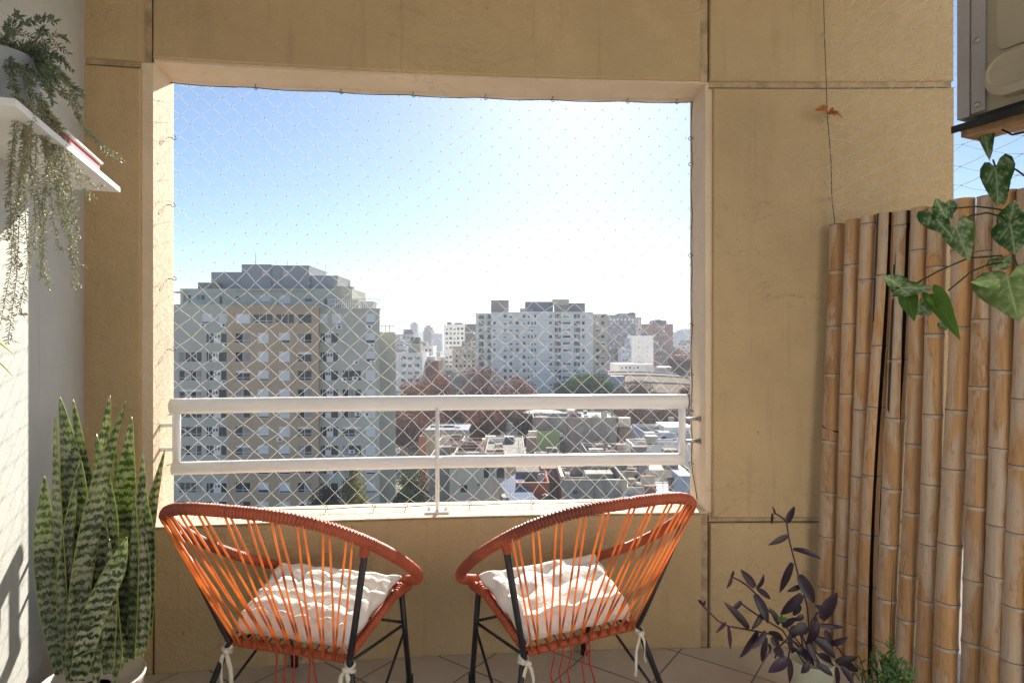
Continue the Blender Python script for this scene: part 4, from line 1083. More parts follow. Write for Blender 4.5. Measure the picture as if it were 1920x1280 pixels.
def wallmat(name, c, var=0.14, rough=0.85, streak=0.35, scale=0.25):
    t = NT(name); v = t.coord()
    n1 = t.noise(v, scale, 6, 0.65, 0.3); n2 = t.noise(t.coord((1.2, 1.2, 0.12)), 1.0, 5, 0.7)
    base = t.ramp(n1, [(0.3, mul(c, 1 - var)), (0.7, mul(c, 1 + var * 0.7))])
    base = t.mix(t.ramp(n2, [(0.52, 0.0), (0.75, streak)]), base, mul(c, 0.5))
    t.color(base); t.set(rough, 0, 0.04); return t.m
B = {}
B['grey'] = wallmat('grey_green_render', (0.58, 0.565, 0.475), 0.06, streak=0.16)
B['brown'] = wallmat('tan_render', (0.57, 0.43, 0.30), 0.07, streak=0.16)
B['slate'] = wallmat('slate_grey_render', (0.40, 0.40, 0.41), 0.08, streak=0.2)
B['trim'] = wallmat('pale_trim', (0.55, 0.54, 0.50), 0.06, streak=0.1)
B['white'] = wallmat('off_white_render', (0.90, 0.87, 0.81), 0.06, streak=0.22)
B['cream'] = wallmat('cream_render', (0.64, 0.57, 0.45), 0.12, streak=0.5)
B['dirty'] = wallmat('weathered_concrete', (0.40, 0.36, 0.31), 0.3, streak=0.75, scale=0.6)
B['pink'] = wallmat('pinkish_render', (0.42, 0.33, 0.29), 0.15, streak=0.4)
B['brick'] = wallmat('brick_red_wall', (0.34, 0.17, 0.12), 0.15, streak=0.3)
B['bluegrey'] = wallmat('blue_grey_brick', (0.27, 0.25, 0.27), 0.12, streak=0.2)
B['orange'] = wallmat('orange_red_wall', (0.50, 0.13, 0.06), 0.12, streak=0.3)
B['green'] = wallmat('pale_green_wall', (0.33, 0.41, 0.20), 0.1, streak=0.4)
B['darkroof'] = wallmat('dark_bitumen_roof', (0.10, 0.085, 0.08), 0.35, streak=0.5, scale=0.8)
B['roofgrey'] = wallmat('grey_flat_roof', (0.20, 0.18, 0.165), 0.35, streak=0.5, scale=0.8)
B['roofwhite'] = wallmat('white_membrane_roof', (0.46, 0.46, 0.45), 0.2, streak=0.5, scale=0.5)
B['rubble'] = wallmat('littered_pale_roof', (0.27, 0.25, 0.23), 0.7, streak=0.8, scale=1.6)
B['brownroof'] = wallmat('brown_sheet_roof', (0.26, 0.17, 0.125), 0.2, streak=0.4, scale=0.5)
B['tanroof'] = wallmat('tan_barrel_roof', (0.13, 0.088, 0.045), 0.25, streak=0.3, scale=0.08)
B['redroof'] = wallmat('dark_red_tile_roof', (0.17, 0.085, 0.07), 0.3, streak=0.4, scale=1.0)
B['bluewall'] = wallmat('pale_blue_grey_wall', (0.42, 0.46, 0.54), 0.1, streak=0.3)
B['far'] = wallmat('distant_pale_block', (0.45, 0.43, 0.42), 0.2, streak=0.2, scale=0.05)
B['far2'] = wallmat('distant_brown_block', (0.30, 0.24, 0.22), 0.2, streak=0.2, scale=0.05)
B['shutter'] = plain('white_roller_shutter', (0.86, 0.85, 0.83), 0.6, 0.04, 2)
B['frame'] = plain('white_window_frame', (0.80, 0.79, 0.77), 0.5, 0.05, 2)
B['curtain'] = plain('pale_curtain', (0.40, 0.39, 0.36), 0.8, 0.35, 1.5, stretch=(3, 3, 0.2))
B['inside'] = plain('dim_interior', (0.05, 0.045, 0.04), 0.9, 0.4, 1.0)
def glassmat():
    t = NT('window_glass'); t.color((0.035, 0.042, 0.05)); t.set(0.06, 0, 0.6); return t.m
B['glass'] = glassmat()
B['teal'] = plain('teal_screen_glass', (0.18, 0.30, 0.30), 0.15, 0.15, 1.0)
B['rail'] = plain('dark_balcony_rail', (0.10, 0.10, 0.11), 0.5, 0.2, 2)
def tinmat(name, c):
    t = NT(name); v = t.coord(); w = t.n('ShaderNodeTexWave'); w.inputs['Scale'].default_value = 1.4; t.l(v, w.inputs['Vector'])
    t.color(t.ramp(t.noise(v, 0.7, 5, 0.7), [(0.3, mul(c, 0.75)), (0.7, mul(c, 1.15))])); t.bump(w.outputs['Fac'], 0.6, 0.05); t.set(0.8, 0.0, 0.15); return t.m
B['tin'] = tinmat('blue_grey_tin', (0.17, 0.215, 0.30))
B['tin2'] = tinmat('grey_tin', (0.36, 0.38, 0.41))

class Bld:
    def __init__(s, name, label, cat, px, z, group=None):
        s.z = z; s.loc = Vector((X_(px, z), z, GZ)); s.r = empty(name, label, cat, s.loc, 0, group); s.nwin = 0; s.rest = MB()
    def part(s, name, mb, mats, label=None):
        o = mb.build(name, mats, s.r); o.location = -s.loc
        if label: o['label'] = label
        return o
    def at(s, name, me, p):
        return part(name, me, s.r, Vector(p) - s.loc)
def facade(mb, x0, x1, z0, z1, y, rects, dep, mw=0, mr=0):
    """wall sheet at distance y with real openings and reveals"""
    xs = sorted({x0, x1} | {r[0] for r in rects} | {r[1] for r in rects}); zs = sorted({z0, z1} | {r[2] for r in rects} | {r[3] for r in rects})
    for a, c in zip(xs, xs[1:]):
        for d, e in zip(zs, zs[1:]):
            mx, mz = (a + c) / 2, (d + e) / 2
            if any(r[0] < mx < r[1] and r[2] < mz < r[3] for r in rects): continue
            mb.add([(a, y, d), (c, y, d), (c, y, e), (a, y, e)], [(0, 1, 2, 3)], mw)
    for (a, c, d, e) in rects:
        Y = y + dep
        mb.add([(a, y, d), (c, y, d), (c, Y, d), (a, Y, d)], [(0, 1, 2, 3)], mr); mb.add([(a, y, e), (c, y, e), (c, Y, e), (a, Y, e)], [(3, 2, 1, 0)], mr)
        mb.add([(a, y, d), (a, y, e), (a, Y, e), (a, Y, d)], [(3, 2, 1, 0)], mr); mb.add([(c, y, d), (c, y, e), (c, Y, e), (c, Y, d)], [(0, 1, 2, 3)], mr)
def shell(mb, x0, x1, z0, z1, y0, y1, mi=0, mtop=None, taper=0.0):
    """sides, back and roof of a block whose front is a facade sheet"""
    xb = x1 - taper * (y1 - y0)
    mb.add([(x0, y0, z0), (x0, y1, z0), (x0, y1, z1), (x0, y0, z1)], [(3, 2, 1, 0)], mi); mb.add([(x1, y0, z0), (xb, y1, z0), (xb, y1, z1), (x1, y0, z1)], [(0, 1, 2, 3)], mi)
    mb.add([(x0, y1, z0), (xb, y1, z0), (xb, y1, z1), (x0, y1, z1)], [(3, 2, 1, 0)], mi); mb.add([(x0, y0, z1), (x1, y0, z1), (xb, y1, z1), (x0, y1, z1)], [(0, 1, 2, 3)], mi if mtop is None else mtop)
_wm = {}
def win_mesh(w, h, kind, v=0):
    """window set in its opening; centre at the origin, outside towards -y. Returns (frame mesh, pane mesh or None)"""
    key = (round(w, 2), round(h, 2), kind, v)
    if key in _wm: return _wm[key]
    f = MB(); p = MB(); hw, hh = w / 2, h / 2; t = min(0.07, w * 0.06)
    def ring(x0, x1, z0, z1, mi=0):
        f.box(x0, x0 + t, -0.03, 0.03, z0, z1, mi); f.box(x1 - t, x1, -0.03, 0.03, z0, z1, mi); f.box(x0 + t, x1 - t, -0.03, 0.03, z0, z0 + t, mi); f.box(x0 + t, x1 - t, -0.03, 0.03, z1 - t, z1, mi)
    def pane(x0, x1, z0, z1, mi=0, y=0.005): p.add([(x0, y, z0), (x1, y, z0), (x1, y, z1), (x0, y, z1)], [(0, 1, 2, 3)], mi)
    q = random.Random(hash(key) % 1000 if False else int(w * 97 + h * 31 + v * 7))
    if kind == 'shutter':
        ring(-hw, hw, -hh, hh); dn = (0.0, 0.12, 0.25, 0.0, 0.08)[v % 5] * h
        n = max(4, int(h / 0.16)); z0 = -hh + t + dn
        for i in range(n): a = lerp(z0, hh - t, i / n); c = lerp(z0, hh - t, (i + 1) / n); f.box(-hw + t, hw - t, -0.012, 0.02, a + 0.012, c, 1)
        pane(-hw + t, hw - t, -hh + t, hh - t, 0, 0.022)
    elif kind == 'slide':
        ring(-hw, hw, -hh, hh)
        m = 2 + (w > 2.6) + (w > 3.2)
        for i in range(1, m): x = lerp(-hw, hw, i / m); f.box(x - t / 2, x + t / 2, -0.025, 0.025, -hh + t, hh - t)
        zr = -hh + h * 0.28
        if v % 3 != 1: f.box(-hw + t, hw - t, -0.02, 0.02, zr - t / 2, zr + t / 2)
        for i in range(m):
            a, c = lerp(-hw, hw, i / m) + t / 2, lerp(-hw, hw, (i + 1) / m) - t / 2
            pane(a, c, -hh + t, hh - t, (0, 1, 0, 2, 0, 1, 0)[(i * 2 + v * 3) % 7])
        if v % 4 == 2: f.box(-hw + t, hw - t, -0.02, 0.0, hh - t - h * 0.22, hh - t, 1)
    elif kind == 'door':
        ring(-hw, hw, -hh, hh); a = -hw * 0.28; c = hw * 0.42
        if v % 2: a, c = -hw * 0.42, hw * 0.2
        f.box(a, c, -0.06, 0.02, -hh + t, hh - t, 1)
        for x in (lerp(a, c, 0.28), lerp(a, c, 0.72)): p.box(x - 0.13, x + 0.13, -0.075, -0.055, 0.05, hh * 0.62, 0)
        f.box(a - 0.6 * (hw + a) - t / 2, a - 0.6 * (hw + a) + t / 2, -0.02, 0.02, -hh + t, hh - t)
        pane(-hw + t, a, -hh + t, hh - t, 2 if v % 3 == 0 else 0, 0.012); pane(c, hw - t, -hh + t, hh - t, 0, 0.012)
    else:  # plain dark opening with a half drawn blind
        ring(-hw, hw, -hh, hh); pane(-hw, hw, -hh, hh, (0, 0, 2, 0, 0, 1)[v % 6])
        if v % 4 == 1: f.box(-hw, hw, -0.02, 0.0, 0.0, hh, 1)
        if v % 7 == 3: f.box(-hw, hw, -0.02, 0.0, -hh, hh, 1)
    mats = [B['frame'], B['shutter']]
    _wm[key] = (f.mesh('window', mats), p.mesh('pane', [B['glass'], B['curtain'], B['inside'], B['teal']]))
    return _wm[key]
def add_window(bd, rect, y, kind, v=0, sub=True):
    a, c, d, e = rect; cx_, cz_ = (a + c) / 2, (d + e) / 2
    fm, pm = win_mesh(c - a, e - d, kind, v)
    bd.nwin += 1
    if bd.nwin <= 98:
        o = bd.at('window', fm, (cx_, y, cz_)); part('pane', pm, o)
    else:
        for me, off in ((fm, 0), (pm, 4)):
            vs = [(p.co.x + cx_, p.co.y + y, p.co.z + cz_) for p in me.vertices]
            o0 = len(bd.rest.v); bd.rest.v.extend(vs)
            for pl in me.polygons:
                bd.rest.f.append(tuple(o0 + i for i in pl.vertices)); bd.rest.m.append(pl.material_index + off); bd.rest.uv.append(None); bd.rest.sm.append(False)
def finish(bd):
    if bd.rest.v:
        o = bd.part('window_grid', bd.rest, [B['frame'], B['shutter'], B['shutter'], B['shutter'], B['glass'], B['curtain'], B['inside'], B['teal']]); o['kind'] = 'stuff'
def rect(px0, px1, py0, py1, z): return (X_(px0, z), X_(px1, z), H_(py1, z), H_(py0, z))
def slab(bd, name, px0, px1, py0, py1, z, dep, mat, label=None, mtop=None):
    mb = MB(); x0, x1 = X_(px0, z), X_(px1, z); a, c = H_(py1, z) if py1 is not None else GZ, H_(py0, z)
    mb.prism([(x0, z), (x1, z), (x1, z + dep), (x0, z + dep)], a, c, 0, 1 if mtop else None)
    return bd.part(name, mb, [mat] + ([mtop] if mtop else []), label)

# --- near apartment block: grey flanks, tan projecting bay
LB = Bld('apartment_block', 'large grey green apartment block with a tan projecting centre bay and stepped rooftop', 'building', 520, 90)
zS, zC = 91.2, 90.0
yr = lambda k: (624 + 35.05 * k, 643.5 + 35.05 * k)
wins = []
def section(name, px0, px1, ptop, z, cols, dep, mat, label=None):
    rs = []
    for (a, c, k0, kind, k1) in cols:
        for k in range(k0, k1):
            t_, b_ = yr(k)
            if k < 0: t_, b_ = 588, 606.5
            r = rect(a, c, t_, b_, z); rs.append(r); wins.append((r, z + (0.10 if kind in ('shutter', 'door') else 0.22), kind, (k * 5 + int(a)) % 12))
    mb = MB(); x0, x1 = X_(px0, z), X_(px1, z); top = H_(ptop, z)
    facade(mb, x0, x1, GZ, top, z, rs, 0.24); shell(mb, x0, x1, GZ, top, z, z + dep, 0, None, 0.4)
    # interior backing behind the glass so nothing shows through
    mb.add([(x0 + .1, z + 0.5, GZ), (x1 - .1, z + 0.5, GZ), (x1 - .1, z + 0.5, top - .2), (x0 + .1, z + 0.5, top - .2)], [(0, 1, 2, 3)], 1)
    LB.part(name, mb, [mat, B['inside']], label)
section('facade', 236, 427.2, 571, zS, [(378.5, 398, -1, 'shutter', 0), (409, 426, -1, 'shutter', 0), (335, 378, 1, 'slide', 11), (386, 425.5, 0, 'door', 11), (285, 325, 0, 'slide', 11)], 16, B['grey'], 'grey green flank wall with wide living room windows')
section('bay_facade', 427, 598, 574, zC, [(440, 469, -1, 'plain', 0), (473, 511, -1, 'slide', 0), (516, 551, -1, 'slide', 0), (557, 584, -1, 'plain', 0), (440, 469, 0, 'slide', 11), (483, 503.5, 0, 'shutter', 11), (523, 543.5, 0, 'shutter', 11), (557, 584, 0, 'slide', 11)], 17, B['brown'], 'tan projecting centre bay')
section('facade', 598, 712, 579, zS, [(598.9, 614, -1, 'shutter', 0), (622, 640.5, -1, 'shutter', 0), (686, 704, -1, 'shutter', 0), (599.5, 634.5, 0, 'door', 11), (641, 677, 2, 'slide', 11), (686, 704, 0, 'shutter', 11)], 15, B['grey'])
for r, y, kind, v in wins: add_window(LB, r, y, kind, v)
finish(LB)
mb = MB(); mb.prism([(X_(690, 97), 97), (X_(742, 97), 97), (X_(742, 97) - 5, 109), (X_(690, 97), 109)], GZ, H_(622, 97)); LB.part('rear_wing', mb, [B['grey']])
mb = MB()
for px in (715, 722, 729, 736): mb.box(X_(px, 97), X_(px, 97) + 0.12, 97.1, 97.22, H_(622, 97), H_(610, 97))
mb.box(X_(713, 97), X_(738, 97), 97.1, 97.22, H_(611, 97), H_(609.5, 97)); LB.part('roof_frame', mb, [B['slate']])
# parapet trims proud of the facade
for a, c, y_, z in ((236, 426.5, 570, zS), (598.5, 713, 578, zS), (426, 599, 573, zC)):
    slab(LB, 'parapet', a, c, y_, y_ + 3.4, z - 0.12, 0.5, B['grey'] if z == zS else B['brown'])
# floor joint lines: thin string courses
for k in range(-1, 10):
    py = 616 + 35.05 * k
    slab(LB, 'string_course', 427.2, 597.8, py, py + 0.55, zC - 0.015, 0.03, B['brown'])
PH = 96.0
mb = MB(); prs = [(343, 358, 552, 567), (367, 384, 552, 563), (411, 417, 555, 571), (442, 450, 555, 562), (487, 507, 553, 568), (524, 544, 553, 572), (570, 585, 559, 566), (608, 613, 560, 571)]
prr = [rect(*p_, PH) for p_ in prs]
facade(mb, X_(338, PH), X_(660, PH), H_(585, PH), H_(541, PH), PH, prr, 0.2); shell(mb, X_(338, PH), X_(660, PH), H_(585, PH), H_(541, PH), PH, PH + 9, 0)
LB.part('penthouse', mb, [B['grey']])
LB.nwin = 0
for r, k in zip(prr, ('slide', 'slide', 'plain', 'plain', 'shutter', 'shutter', 'plain', 'plain')): add_window(LB, r, PH + 0.18, k, 4)
slab(LB, 'awning', 322, 339, 546, 548.5, PH - 1.6, 1.6, B['trim'])
slab(LB, 'penthouse_cornice', 440, 585, 543.2, 545, PH - 0.5, 0.5, B['trim'])
slab(LB, 'roof_block', 396, 453, 510, 546, 99, 8, B['slate']); slab(LB, 'roof_block', 453, 508, 495.5, 546, 98.6, 8.6, B['slate']); slab(LB, 'roof_block', 507.8, 528.5, 497, 546, 98.8, 7, B['slate']); slab(LB, 'roof_block', 528.3, 579.5, 497.5, 546, 98.5, 8.7, B['slate']); slab(LB, 'roof_block', 579.3, 633.5, 516.5, 546, 99.1, 7.8, B['slate']); slab(LB, 'roof_block', 371, 410, 529.5, 546, 97.5, 6, B['dirty'])
for (a, c, d, e) in ((491, 504, 505, 518), (530, 541, 506, 518), (577, 581, 529, 533)):
    mb = MB(); z = 98.46; x0, x1, z0, z1 = rect(a, c, d, e, z); mb.box(x0, x1, z, z + 0.1, z0, z1); LB.part('hatch', mb, [B['trim']])
mb = MB(); cxm = (X_(616, 95) + X_(656, 95)) / 2; rr_ = (X_(656, 95) - X_(616, 95)) / 2
mb.lathe((cxm, 97.5, H_(580, 97)), [(rr_, 0), (rr_, H_(539, 97) - H_(580, 97)), (rr_ * 1.04, H_(539, 97) - H_(580, 97) + .02), (rr_ * 1.04, H_(537.5, 97) - H_(580, 97)), (rr_ * .4, H_(537.2, 97) - H_(580, 97))], 40, 0, False); LB.part('round_tank', mb, [B['cream']])
mb = MB()
for i in range(24): x = lerp(X_(618, 92), X_(711, 92), i / 23); mb.box(x - .03, x + .03, 91.6, 91.66, H_(579, 92), H_(561, 92))
for py in (561, 570): mb.box(X_(618, 92), X_(711, 92), 91.58, 91.68, H_(py, 92) - .04, H_(py, 92) + .04)
LB.part('roof_railing', mb, [B['frame']])
slab(LB, 'roof_shed', 640, 672, 562, 578, 94.5, 2.5, B['cream']); slab(LB, 'roof_shed', 676, 700, 565, 578, 94.2, 2.0, B['trim'])
def acunit():
    mb = MB(); mb.box(-0.42, 0.42, -0.32, 0.0, -0.3, 0.3, 0)
    mb.lathe((0, 0, 0), [(0.001, 0), (0.001, 0.0)], 3)
    vs = [(0.1 + 0.2 * math.cos(a), -0.325, 0.2 * math.sin(a)) for a in [2 * math.pi * k / 18 for k in range(18)]]
    mb.add(vs, [tuple(range(18))], 1); return mb.mesh('ac_unit', [B['shutter'], B['rail']])
acm = acunit()
for (px, py, z) in ((382, 610, zS), (420, 610, zS), (636, 613, zS), (692, 613, zS), (697, 647, zS), (699, 679, zS), (646, 711, zS), (666, 709, zS), (525, 823, zC), (633, 877, zS), (671, 775, zS), (688, 776, zS), (668, 679, zS), (421, 716, zS), (424, 646, zS), (660, 846, zS)):
    LB.at('ac_unit', acm, (X_(px, z), z, H_(py, z)))
for (px, y0, y1) in ((470, 470, 497), (604, 492, 517), (648, 528, 538), (530, 484, 498)):
    mb = MB(); mb.tube([(X_(px, 99), 101, H_(y1, 99)), (X_(px, 99), 101, H_(y0, 99) - 0.0)], 0.04, 5); LB.part('aerial', mb, [B['rail']])

# --- white tower in the middle distance
TW = Bld('apartment_tower', 'pale off white apartment tower with many rows of small windows and rooftop tanks', 'building', 1015, 250)
zt = 250.0
segs = [(892, 921.5, 587, zt + 4, B['white']), (921, 975, 585, zt, B['white']), (974.5, 1037, 584, zt - 3, B['white']), (1036.5, 1112, 584.5, zt - 1, B['white']), (1111.5, 1139, 588.5, zt + 2, B['cream'])]
colsT = [(898, 907, 'slide'), (914, 920.5, 'slide'), (925, 929, 'plain'), (944, 950, 'plain'), (955, 961, 'plain'), (967, 973, 'plain'), (980, 985.5, 'plain'), (989, 993, 'plain'), (995.5, 999.5, 'plain'), (1001.5, 1005.5, 'plain'), (1029.5, 1035.5, 'plain'), (1040, 1052, 'slide'), (1055, 1070, 'curt'), (1076, 1088, 'slide'), (1091, 1096.5, 'plain'), (1117, 1124, 'plain'), (1127, 1133.5, 'plain')]
allw = []
for (a, c, pt, z, mt) in segs:
    rs = []
    for (p0, p1, kind) in colsT:
        if a <= p0 and p1 <= c:
            for k in range(12):
                py = 589.5 + 12.75 * k + (0 if kind != 'slide' else -0.8); hgt = 6.2 if kind == 'plain' else 8.6
                if kind == 'curt': py += 1.2; hgt = 4.0
                r = rect(p0, p1, py, py + hgt, z); rs.append(r); allw.append((k, r, z + 0.3, kind if kind != 'curt' else 'plain', (k * 5 + int(p0) * 3) % 14))
    mb = MB(); facade(mb, X_(a, z), X_(c, z), GZ, H_(pt, z), z, rs, 0.35); shell(mb, X_(a, z), X_(c, z), GZ, H_(pt, z), z, z + 18, 0)
    TW.part('facade', mb, [mt])
allw.sort(key=lambda w: w[0])
for k, r, y, kind, v in allw: add_window(TW, r, y, kind, v)
finish(TW)
for py in [587.6 + 12.75 * k for k in range(12)]:
    mb = MB()
    for (a, c, pt, z, mt) in segs[:]: mb.box(X_(a, z) + .02, X_(c, z) - .02, z - 0.05, z, H_(py, z) - 0.07, H_(py, z) + 0.07)
    TW.part('string_course', mb, [B['trim']])
mb = MB()
for (p0, p1) in ((898, 907), (914, 921)):
    for k in range(11):
        py = 596.2 + 12.75 * k; z = zt + 4; x0, x1 = X_(p0 - 1, z), X_(p1 + 0.5, z); mb.box(x0, x1, z - 0.9, z - 0.02, H_(py + 1.2, z), H_(py + 0.6, z)); 
        for i in range(7): x = lerp(x0, x1, i / 6); mb.box(x - .03, x + .03, z - .9, z - .84, H_(py + .6, z), H_(py - 3.4, z))
TW.part('balcony_grille', mb, [B['rail']])
slab(TW, 'roof_tank', 920.5, 954, 562.5, 586, 254, 7, B['pink']); slab(TW, 'roof_house', 985, 1037, 565.5, 586, 256, 9, B['bluegrey']); slab(TW, 'roof_house', 975, 1000, 578, 586, 253, 5, B['slate'])
slab(TW, 'roof_tank', 1036.5, 1067, 561, 572, 253, 6, B['cream']); slab(TW, 'roof_house', 1040, 1068, 572, 586, 254, 4, B['dirty']); slab(TW, 'roof_house', 1067.5, 1097, 568, 586, 256, 7, B['bluegrey'])
for px in (939, 1050):
    mb = MB(); mb.tube([(X_(px, 255), 256, H_(564, 255)), (X_(px, 255), 256, H_(529, 255))], 0.09, 5); TW.part('aerial', mb, [B['trim']])

def block(name, label, px0, px1, pt, z, dep, mat, cols=(), y0=0, pitch=10, n=0, wh=5, cat='building', group=None, kind='plain', roofs=(), pb=None, mtop=None):
    bd = Bld(name, label, cat, (px0 + px1) / 2, z, group); rs = []; ws = []
    for (a, c) in cols:
        for k in range(n):
            r = rect(a, c, y0 + pitch * k, y0 + pitch * k + wh, z)
            rs.append(r); ws.append((r, (k * 5 + int(a) * 3) % 14))
    mb = MB(); base = GZ if pb is None else H_(pb, z)
    facade(mb, X_(px0, z), X_(px1, z), base, H_(pt, z), z, rs, 0.3); shell(mb, X_(px0, z), X_(px1, z), base, H_(pt, z), z, z + dep, 0, 1)
    bd.part('wall', mb, [mat, mtop or B['roofgrey']])
    for r, v in ws: add_window(bd, r, z + 0.27, kind, v)
    finish(bd)
    for (a, c, t_, m_) in roofs: slab(bd, 'roof_house', a, c, t_, pt, z + dep * 0.3, dep * 0.4, m_)
    return bd
def cl(a, c, n, w): return [(lerp(a, c, (i + 0.5) / n) - w / 2, lerp(a, c, (i + 0.5) / n) + w / 2) for i in range(n)]
# middle and far towers
block('brick_tower', 'hazy blue grey brick tower behind the pale apartment tower', 1139, 1192, 590, 420, 30, B['bluegrey'], cl(1141, 1190, 7, 3.2), 597, 7.6, 11, 4.2, roofs=((1160, 1192, 587.5, B['bluegrey']), (1182, 1190, 585.5, B['pink'])))
block('brick_tower', 'narrow pale end tower adjoining the blue grey brick tower', 1191.5, 1203, 594, 424, 24, B['cream'], cl(1192.5, 1202, 2, 3), 600, 7.6, 10, 4)
block('brick_tower', 'hazy reddish brick tower with a stepped roof on the skyline', 1207, 1262, 607, 470, 30, B['brick'], cl(1224, 1248, 4, 3.4), 612, 7, 9, 4, roofs=((1224, 1250, 600.5, B['bluegrey']), (1230, 1240, 599, B['pink'])))
block('white_block', 'blank white party wall of a mid height block before the reddish tower', 1185, 1225, 629, 330, 14, B['white'], [(1197, 1198.6), (1213, 1214.6)], 641, 8.6, 5, 1.8, roofs=((1203, 1224, 622, B['dirty']),))
block('stepped_block', 'blue grey stepped block leaning against the white party wall', 1166, 1185.2, 652, 332, 12, B['bluewall'], cl(1167, 1184, 3, 3), 657, 8, 4, 4, roofs=((1174, 1184, 634, B['bluewall']),))
block('white_block', 'white block of flats with banded balconies beside the pale apartment tower', 832, 871, 608, 340, 20, B['white'], cl(834, 870, 5, 4.6), 614, 8.8, 9, 4.6, roofs=((838, 846, 604, B['dirty']), (852, 866, 605, B['bluegrey'])))
block('grey_block', 'grey narrow block of flats touching the pale apartment tower', 871, 893, 607, 345, 20, B['roofgrey'], cl(873, 892, 3, 4), 613, 8.8, 9, 4.6)
block('beige_block', 'beige stepped block of flats below the white banded block', 848, 893, 649, 270, 16, B['cream'], cl(852, 891, 5, 4.4), 655, 9.5, 6, 5, roofs=((866, 884, 639, B['dirty']),))
block('white_block', 'low white block with a long parapet beside the near apartment block', 742, 792, 661, 220, 16, B['white'], cl(750, 788, 3, 9), 668, 14, 6, 6, kind='slide', roofs=((766, 788, 645, B['cream']),))
block('brick_block', 'low brown brick party wall block among pale roofs', 786, 822, 676, 228, 14, B['brick'], [(791, 795)], 682, 14, 3, 4, roofs=((800, 816, 668, B['white']),))
block('white_block', 'small white stepped block in the haze above the brick party wall', 762, 812, 648, 300, 14, B['white'], cl(765, 810, 6, 4), 654, 9, 4, 4.5, roofs=((770, 786, 632, B['roofgrey']), (790, 800, 640, B['cream'])))
block('grey_block', 'dark stepped block above the low white block', 741, 775, 626, 420, 16, B['slate'], cl(743, 774, 5, 3.6), 630, 7.5, 5, 3.6, roofs=((756, 774, 617, B['far2']),))
block('far_tower', 'slim hazy twin topped tower on the horizon', 769, 782, 606, 900, 18, B['far'], roofs=((772, 780, 603.5, B['far']),))
block('far_tower', 'slim hazy dark tower standing alone on the horizon', 795, 809, 613, 800, 18, B['far2'], roofs=((799, 806, 609.5, B['far2']),))
block('far_tower', 'broad hazy block with a flat roof on the horizon', 812, 828, 625, 1000, 20, B['far'])
block('far_tower', 'pale hazy tower near the wall edge on the skyline', 1267, 1281, 622, 900, 20, B['far'], roofs=((1270, 1278, 619, B['far']),))
block('far_tower', 'taller pale hazy tower touching the wall edge on the skyline', 1282, 1300, 616, 1000, 20, B['far'])
# low white roofs below the white party wall
block('low_building', 'low white roofed building below the white party wall', 1160, 1226, 683, 290, 26, B['white'], cl(1163, 1200, 5, 3), 687, 8, 2, 4, mtop=B['roofwhite'])
block('low_building', 'long low pale roofed building beside the reddish tower', 1214, 1296, 689, 300, 20, B['cream'], mtop=B['roofwhite'])
# large brown barrel roofed hall
hall = Bld('market_hall', 'wide low hall with a tan brown curved roof behind the trees', 'building', 1200, 215)
mb = MB(); z0_, x0_, x1_ = 215, X_(1100, 215), X_(1330, 215)
rows = []
for i in range(17):
    t = i / 16; yy = z0_ + 62 * t; hh = H_(738, 215) + 5.6 * math.sin(math.pi * (0.02 + 0.60 * t)) ; rows.append((yy, hh))
vs = [(x, y, h - 0.0022 * (x - (x0_ + x1_) / 2) ** 2 * 0.9) for (y, h) in rows for x in [lerp(x0_, x1_, j / 14) for j in range(15)]]
mb.add(vs, [(i * 15 + j, i * 15 + j + 1, (i + 1) * 15 + j + 1, (i + 1) * 15 + j) for i in range(16) for j in range(14)], 0, None, True); hall.part('roof', mb, [B['tanroof']])
mb = MB()
for i in (4, 8, 11):
    yy, hh = rows[i]; n = 15; P_ = [Vector((lerp(x0_, x1_, j / 14), yy, hh - 0.00198 * (lerp(x0_, x1_, j / 14) - (x0_ + x1_) / 2) ** 2 + 0.15)) for j in range(n)]
    mb.tube(P_, 0.42, 6, flat=0.8)
hall.part('roof_rib', mb, [B['slate']])
mb = MB(); mb.box(x0_ + .2, x1_ - .2, z0_ + 0.3, z0_ + 61, GZ, H_(740, 215)); hall.part('wall', mb, [B['brownroof']])
mb = MB(); mb.box(X_(1136, 222), X_(1172, 222), 222, 226, H_(735, 222), H_(705, 222)); hall.part('skylight', mb, [B['roofwhite']])
